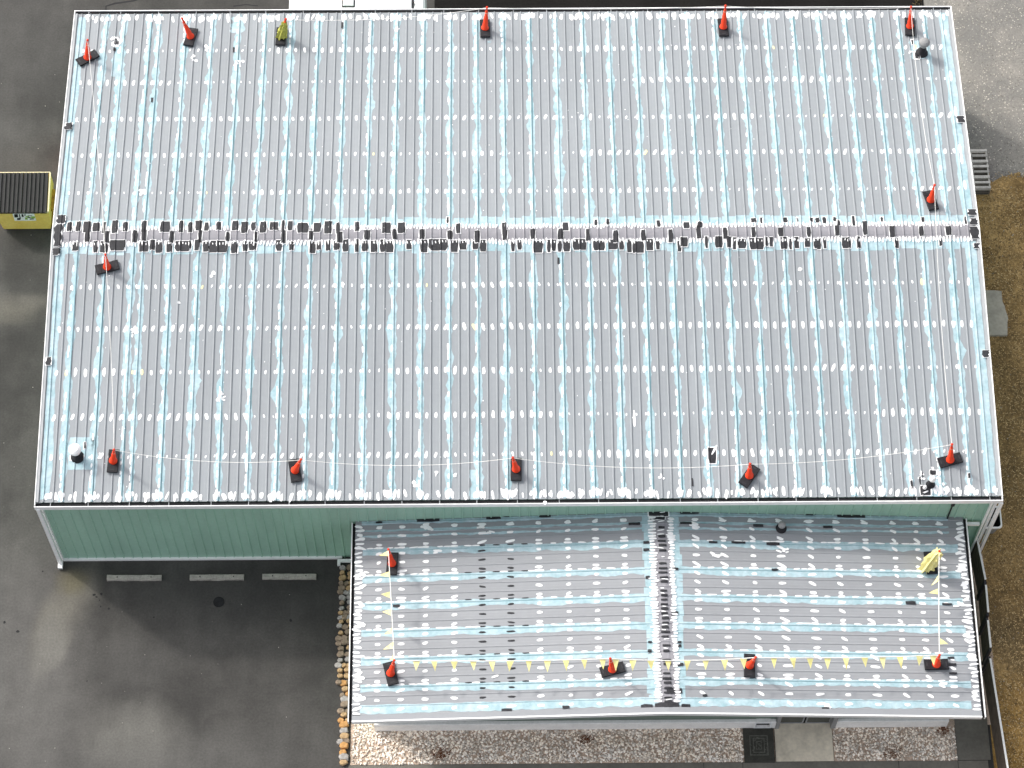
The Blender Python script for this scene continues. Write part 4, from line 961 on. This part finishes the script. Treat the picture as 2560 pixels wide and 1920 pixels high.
for s_ in (0, 1):
    x0, x1 = (-hw + .04, -.002) if s_ == 0 else (.002, hw - .05)
    mb = MB(); slope = (hb - hf) / (2 * hd); n = 9; prof_ = []
    nn_ = 6
    for i in range(nn_):
        a = x0 + (x1 - x0) * i / nn_; b = x0 + (x1 - x0) * (i + 1) / nn_; w_ = b - a; prof_ += [(a, 0), (a + w_ * .5, 0), (a + w_ * .6, .05), (a + w_ * .9, .05)]
    prof_.append((x1, 0)); vs = []
    for yy in (-hd - .05, hd - .02):
        for (x, e) in prof_: vs.append((x, yy, hf + slope * (yy + hd) + .01 + e))
    m_ = len(prof_); mb.add(vs, [(i, i + 1, m_ + i + 1, m_ + i) for i in range(m_ - 1)])
    mb.add([(x0, -hd - .05, hf - .05), (x1, -hd - .05, hf - .05), (x1, -hd - .05, hf + .012), (x0, -hd - .05, hf + .012)], [(0, 1, 2, 3)]); mb.build('lid', M['lid'], r_)
# worn sticker: white panel with illegible black and green marks
sx0 = at((34, 535), .95).x - (X0 + X1) / 2; sx1 = at((88, 535), .95).x - (X0 + X1) / 2; yv = -hd - .006
mb = MB(); mb.box(sx0, sx1, yv, yv + .004, .66, 1.17); stk = mb.build('sticker', M['white'], body)
mb = MB(); rnd = random.Random(5)
for (a, b, z0, z1) in ((.04, .24, .90, 1.06), (.26, .34, .84, 1.06), (.38, .50, .92, 1.06), (.12, .30, .78, .88), (.52, .60, .98, 1.06), (.66, .90, .97, 1.0), (.62, .8, .88, .93), (.70, .92, .80, .85)):
    w_ = sx1 - sx0; z0, z1 = [.68 + (q - .76) * 1.5 for q in (z0, z1)]; mb.add([(sx0 + a * w_, yv - .002, z0), (sx0 + (b - .02) * w_, yv - .002, z0 + .01), (sx0 + b * w_, yv - .002, z1), (sx0 + (a + .03) * w_, yv - .002, z1 - .01)], [(0, 1, 2, 3)])
mb.build('sticker_marks', M['iron'], body)
mb = MB()
for (a, b, z0, z1) in ((.56, .72, .93, .97), (.5, .62, .80, .90), (.80, .98, .86, .95), (.66, .80, .86, .88)):
    z0, z1 = [.68 + (q - .76) * 1.5 for q in (z0, z1)]; mb.add([(sx0 + a * w_, yv - .003, z0), (sx0 + b * w_, yv - .003, z0), (sx0 + (b + .02) * w_, yv - .003, z1), (sx0 + (a + .02) * w_, yv - .003, z1)], [(0, 1, 2, 3)])
mb.build('sticker_marks', M['sgreen'], body)

# ------------------------------------------------------------------ pallets
def make_pallet():
    r = empty('wooden_pallet'); mb = MB()
    for k in range(8):
        y0 = -.84 + k * .222; mb.bbox(-.58, .58, y0 - .006 * (k % 3), y0 + .10 - .012 * (k % 2), .115, .14, .004)
    mb.build('deck_boards', M['pallet'], r)
    for x in (-.56, -.02, .52):
        s_ = MB(); s_.box(x, x + .045, -.84, .83, .022, .1145); s_.build('stringer', M['pallet'], r)
    mb = MB()
    for k in (0, 2, 5, 7): mb.box(-.58, .58, -.84 + k * .222, -.84 + k * .222 + .1, .0, .0215)
    mb.build('bottom_boards', M['pallet'], r); return r
pc = at((2474, 420), .46); pr_ = make_pallet()
labs = ['topmost pale wooden pallet of the stack by the right wall', 'middle shade-darkened pallet of the stack by the right wall', 'lowest shade-darkened pallet of the stack by the right wall, resting on the ground']
cyp = (at((2450, 372), .46).y + at((2465, 468), .46).y) / 2
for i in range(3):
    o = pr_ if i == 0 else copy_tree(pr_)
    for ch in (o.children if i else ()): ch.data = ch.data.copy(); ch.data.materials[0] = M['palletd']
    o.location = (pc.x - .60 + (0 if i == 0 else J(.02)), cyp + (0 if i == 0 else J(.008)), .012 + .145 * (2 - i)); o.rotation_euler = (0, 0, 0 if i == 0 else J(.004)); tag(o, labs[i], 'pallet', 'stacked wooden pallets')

# ------------------------------------------------------------------ broken slab
pl = [at(p, .1) for p in ((2462, 724), (2486, 725), (2504, 727), (2505, 742), (2507, 755), (2512, 765), (2514, 775), (2518, 786), (2521, 796), (2519, 806), (2519, 838), (2472, 838))]
pl = [(15.8, pl[0].y)] + [(p.x, p.y) for p in pl[1:-1]] + [(15.8, pl[-1].y)]
mb = MB(); mb.prism(list(reversed(pl)), .0, .10, .015); o = mb.build('concrete_slab', M['slab']); tag(o, 'thin grey concrete slab with a broken right edge lying on the dead grass', 'slab')
for v_ in (o,): pass

# ------------------------------------------------------------------ fence on the right
fr = empty('board_fence', (15.25, -3, 0), 'low dark board fence with pale top rail along the right side of the annex', 'fence')
FH = 1.45
tops = [((2443, 1345), (2464, 1448)), ((2465, 1462), (2471, 1530)), ((2470, 1550), (2477, 1618)), ((2476, 1646), (2520, 1922))]
for a, b in tops:
    pa, pb = at(a, FH), at(b, FH); d = (pb - pa); Lf = d.length; d.normalize(); nn = Vector((-d.y, d.x, 0)) * (1 if -d.y < 0 else 1)
    Mx = Matrix.Translation(pa - Vector((15.25, -3, 0)) - Vector((0, 0, FH))) @ Matrix((d, Vector((0, 0, 1)).cross(d), (0, 0, 1))).transposed().to_4x4()
    mb = MB(); z = .06; k = 0
    while z < FH - .1:
        mb.box(.05, Lf - .05, -.012 + .004 * (k % 2), .012 + .004 * (k % 2), z, z + .15, Mx); z += .165; k += 1
    mb.build('fence_panel', M['wood'], fr)
    mb = MB(); mb.box(.0, Lf, -.03, .03, FH - .04, FH, Mx); mb.build('top_rail', M['rope'], fr)
    for x in (-.10, Lf):
        mb = MB(); mb.box(x, x + .10, -.05, .03, 0, FH - .07, Mx); mb.build('post', M['rubberl'], fr)

# ------------------------------------------------------------------ bin behind the corner
HBN = .75
c0 = at((2464, 1293), HBN); r_ = empty('utility_bin', (c0.x, c0.y, 0), 'open grey bin with pale rounded rim behind the lower right building corner', 'bin')
def rrect(hx, hy, r, n=6):
    o_ = []
    for cx_, cy_, a0 in ((hx - r, hy - r, 0), (-hx + r, hy - r, 90), (-hx + r, -hy + r, 180), (hx - r, -hy + r, 270)):
        for i in range(n + 1): a = math.radians(a0 + 90 * i / n); o_.append((cx_ + r * math.cos(a), cy_ + r * math.sin(a)))
    return o_
BX, BY = .53, .40
def loft(mb, rings, cap0=False, cap1=False):
    n = len(rings[0][0]); vs = [(x, y, z) for ring_, z in rings for x, y in ring_]
    fs = [(l * n + i, l * n + (i + 1) % n, (l + 1) * n + (i + 1) % n, (l + 1) * n + i) for l in range(len(rings) - 1) for i in range(n)]
    if cap0: fs.append(tuple(reversed(range(n))))
    if cap1: fs.append(tuple(range((len(rings) - 1) * n, len(rings) * n)))
    mb.add(vs, fs)
mb = MB(); loft(mb, [(rrect(BX - .12, BY - .10, .1), .05), (rrect(BX - .02, BY - .02, .13), HBN)], True); mb.build('bin_shell', M['plast'], r_)
mb = MB(); loft(mb, [(rrect(BX - .05, BY - .05, .11), HBN - .02), (rrect(BX - .14, BY - .13, .08), .2)], False, True); mb.build('bin_inside', M['iron'], r_)
mb = MB(); loft(mb, [(rrect(BX - .05, BY - .05, .11), HBN - .02), (rrect(BX - .045, BY - .045, .11), HBN + .015), (rrect(BX, BY, .14), HBN + .015), (rrect(BX + .01, BY + .01, .14), HBN - .05)]); mb.build('rim', M['whitewall'], r_)
r2 = empty('round_pail', (c0.x + .16, c0.y - .10, .2), 'round grey pail sitting inside the open bin behind the corner', 'pail')
MB().lathe([(.11, 0), (.15, .3), (.155, .32), (.13, .31), (.1, .1)], 18).build('pail_body', M['galv'], r2); MB().lathe([(.10, .12), (.098, .125)], 16).build('pail_bottom', M['plast'], r2)
hp = at((2413, 1337), 1.2); r2 = empty('wall_meter', (14.0, -.55, 0), 'small round grey meter on a post in the dark gap beside the annex', 'meter')
hp = at((2413, 1337), 1.3); r2.location = (hp.x, hp.y, 0)
MB().lathe([(.09, 1.24), (.09, 1.30), (.06, 1.31), (.055, 1.285)], 18).build('meter_ring', M['galv'], r2); MB().tube([(0, 0, 0), (0, 0, 1.24)], .025).build('post', M['galv'], r2)

# ------------------------------------------------------------------ orange board by the west wall
ob = at((154, 365), .9)
r_ = empty('leaning_board', (ob.x + .25, ob.y, 0), 'orange board with a pale end standing by the left wall above the dumpster', 'board')
MB().bbox(-.26, .2, -.62, .55, .0, .9, .02).build('orange_panel', M['terracotta'], r_)
MB().bbox(-.265, .2, -.85, -.625, .0, .86, .02).build('pale_panel', M['stop'], r_)

# ------------------------------------------------------------------ white trailer at the top
zt = 3.0; a = at((722, 30), zt); b = at((1031, 30), zt); c_ = at((1062, 30), zt)
TX0, TX1, TX2 = a.x, b.x, c_.x; TY0 = 19.65; TY1 = 22.2
r_ = empty('box_trailer', ((TX0 + TX1) / 2, 20.9, 0), 'white box trailer with a square roof hatch parked above the long building', 'trailer')
ox, oy = (TX0 + TX1) / 2, 20.9
mb = MB(); mb.bbox(TX0 - ox, TX1 - ox - .02, TY0 - oy, TY1 - oy, .55, zt, .04); mb.build('trailer_body', M['white'], r_)
mb = MB(); mb.bbox(TX1 - ox + .02, TX2 - ox, TY0 - oy + .02, TY1 - oy - .02, .6, zt - .05, .08); mb.build('nose_panel', M['white'], r_)
mb = MB(); mb.box(TX1 - ox - .02, TX1 - ox + .02, TY0 - oy + .03, TY1 - oy - .03, .6, zt - .03)
for y in (-1.1, -.6, 0, .6): mb.box(TX1 - ox - .01, TX1 - ox + .06, y, y + .08, zt - .03, zt + .01)
mb.build('joint_strip', M['iron'], r_)
h0, h1 = at((858, 0), zt), at((884, 16), zt)
mb = MB(); mb.box(h0.x - ox - .04, h1.x - ox + .04, h1.y - oy - .04, h1.y - oy + .44, zt + .002, zt + .02); hm = mb.build('roof_hatch', M['iron'], r_)
mb = MB(); mb.bbox(h0.x - ox, h1.x - ox, h1.y - oy, h1.y - oy + .40, zt + .021, zt + .07, .02); mb.build('hatch_lid', M['white'], hm)
for wx in (-1.2, 1.1):
    for wy in (TY0 - oy + .15, TY1 - oy - .15):
        mb = MB(); mb.lathe([(.33, -.11), (.36, -.06), (.36, .06), (.33, .11)], 20, Matrix.Translation((wx, wy, .36)) @ Matrix.Rotation(PI / 2, 4, 'X')); wo = mb.build('wheel', M['rubber'], r_)
# small weedy rubbish at the end of the dark asphalt, upper right
g_ = at((2292, 4)); mb = MB()
for _ in range(60):
    x, y = J(.16), J(.2); z = random.uniform(.01, .12); a = random.uniform(0, PI); s_ = random.uniform(.03, .08)
    mb.add([(x + s_ * math.cos(a), y + s_ * math.sin(a), z), (x - s_ * .4 * math.sin(a), y + s_ * .4 * math.cos(a), z + .03), (x - s_ * math.cos(a), y - s_ * math.sin(a), z - .01)], [(0, 1, 2)])
o = mb.build('dry_weed', M['straw']); o.location = (g_.x, g_.y, .01); tag(o, 'small clump of dry yellow weed at the corner of the dark asphalt, top right', 'weed')
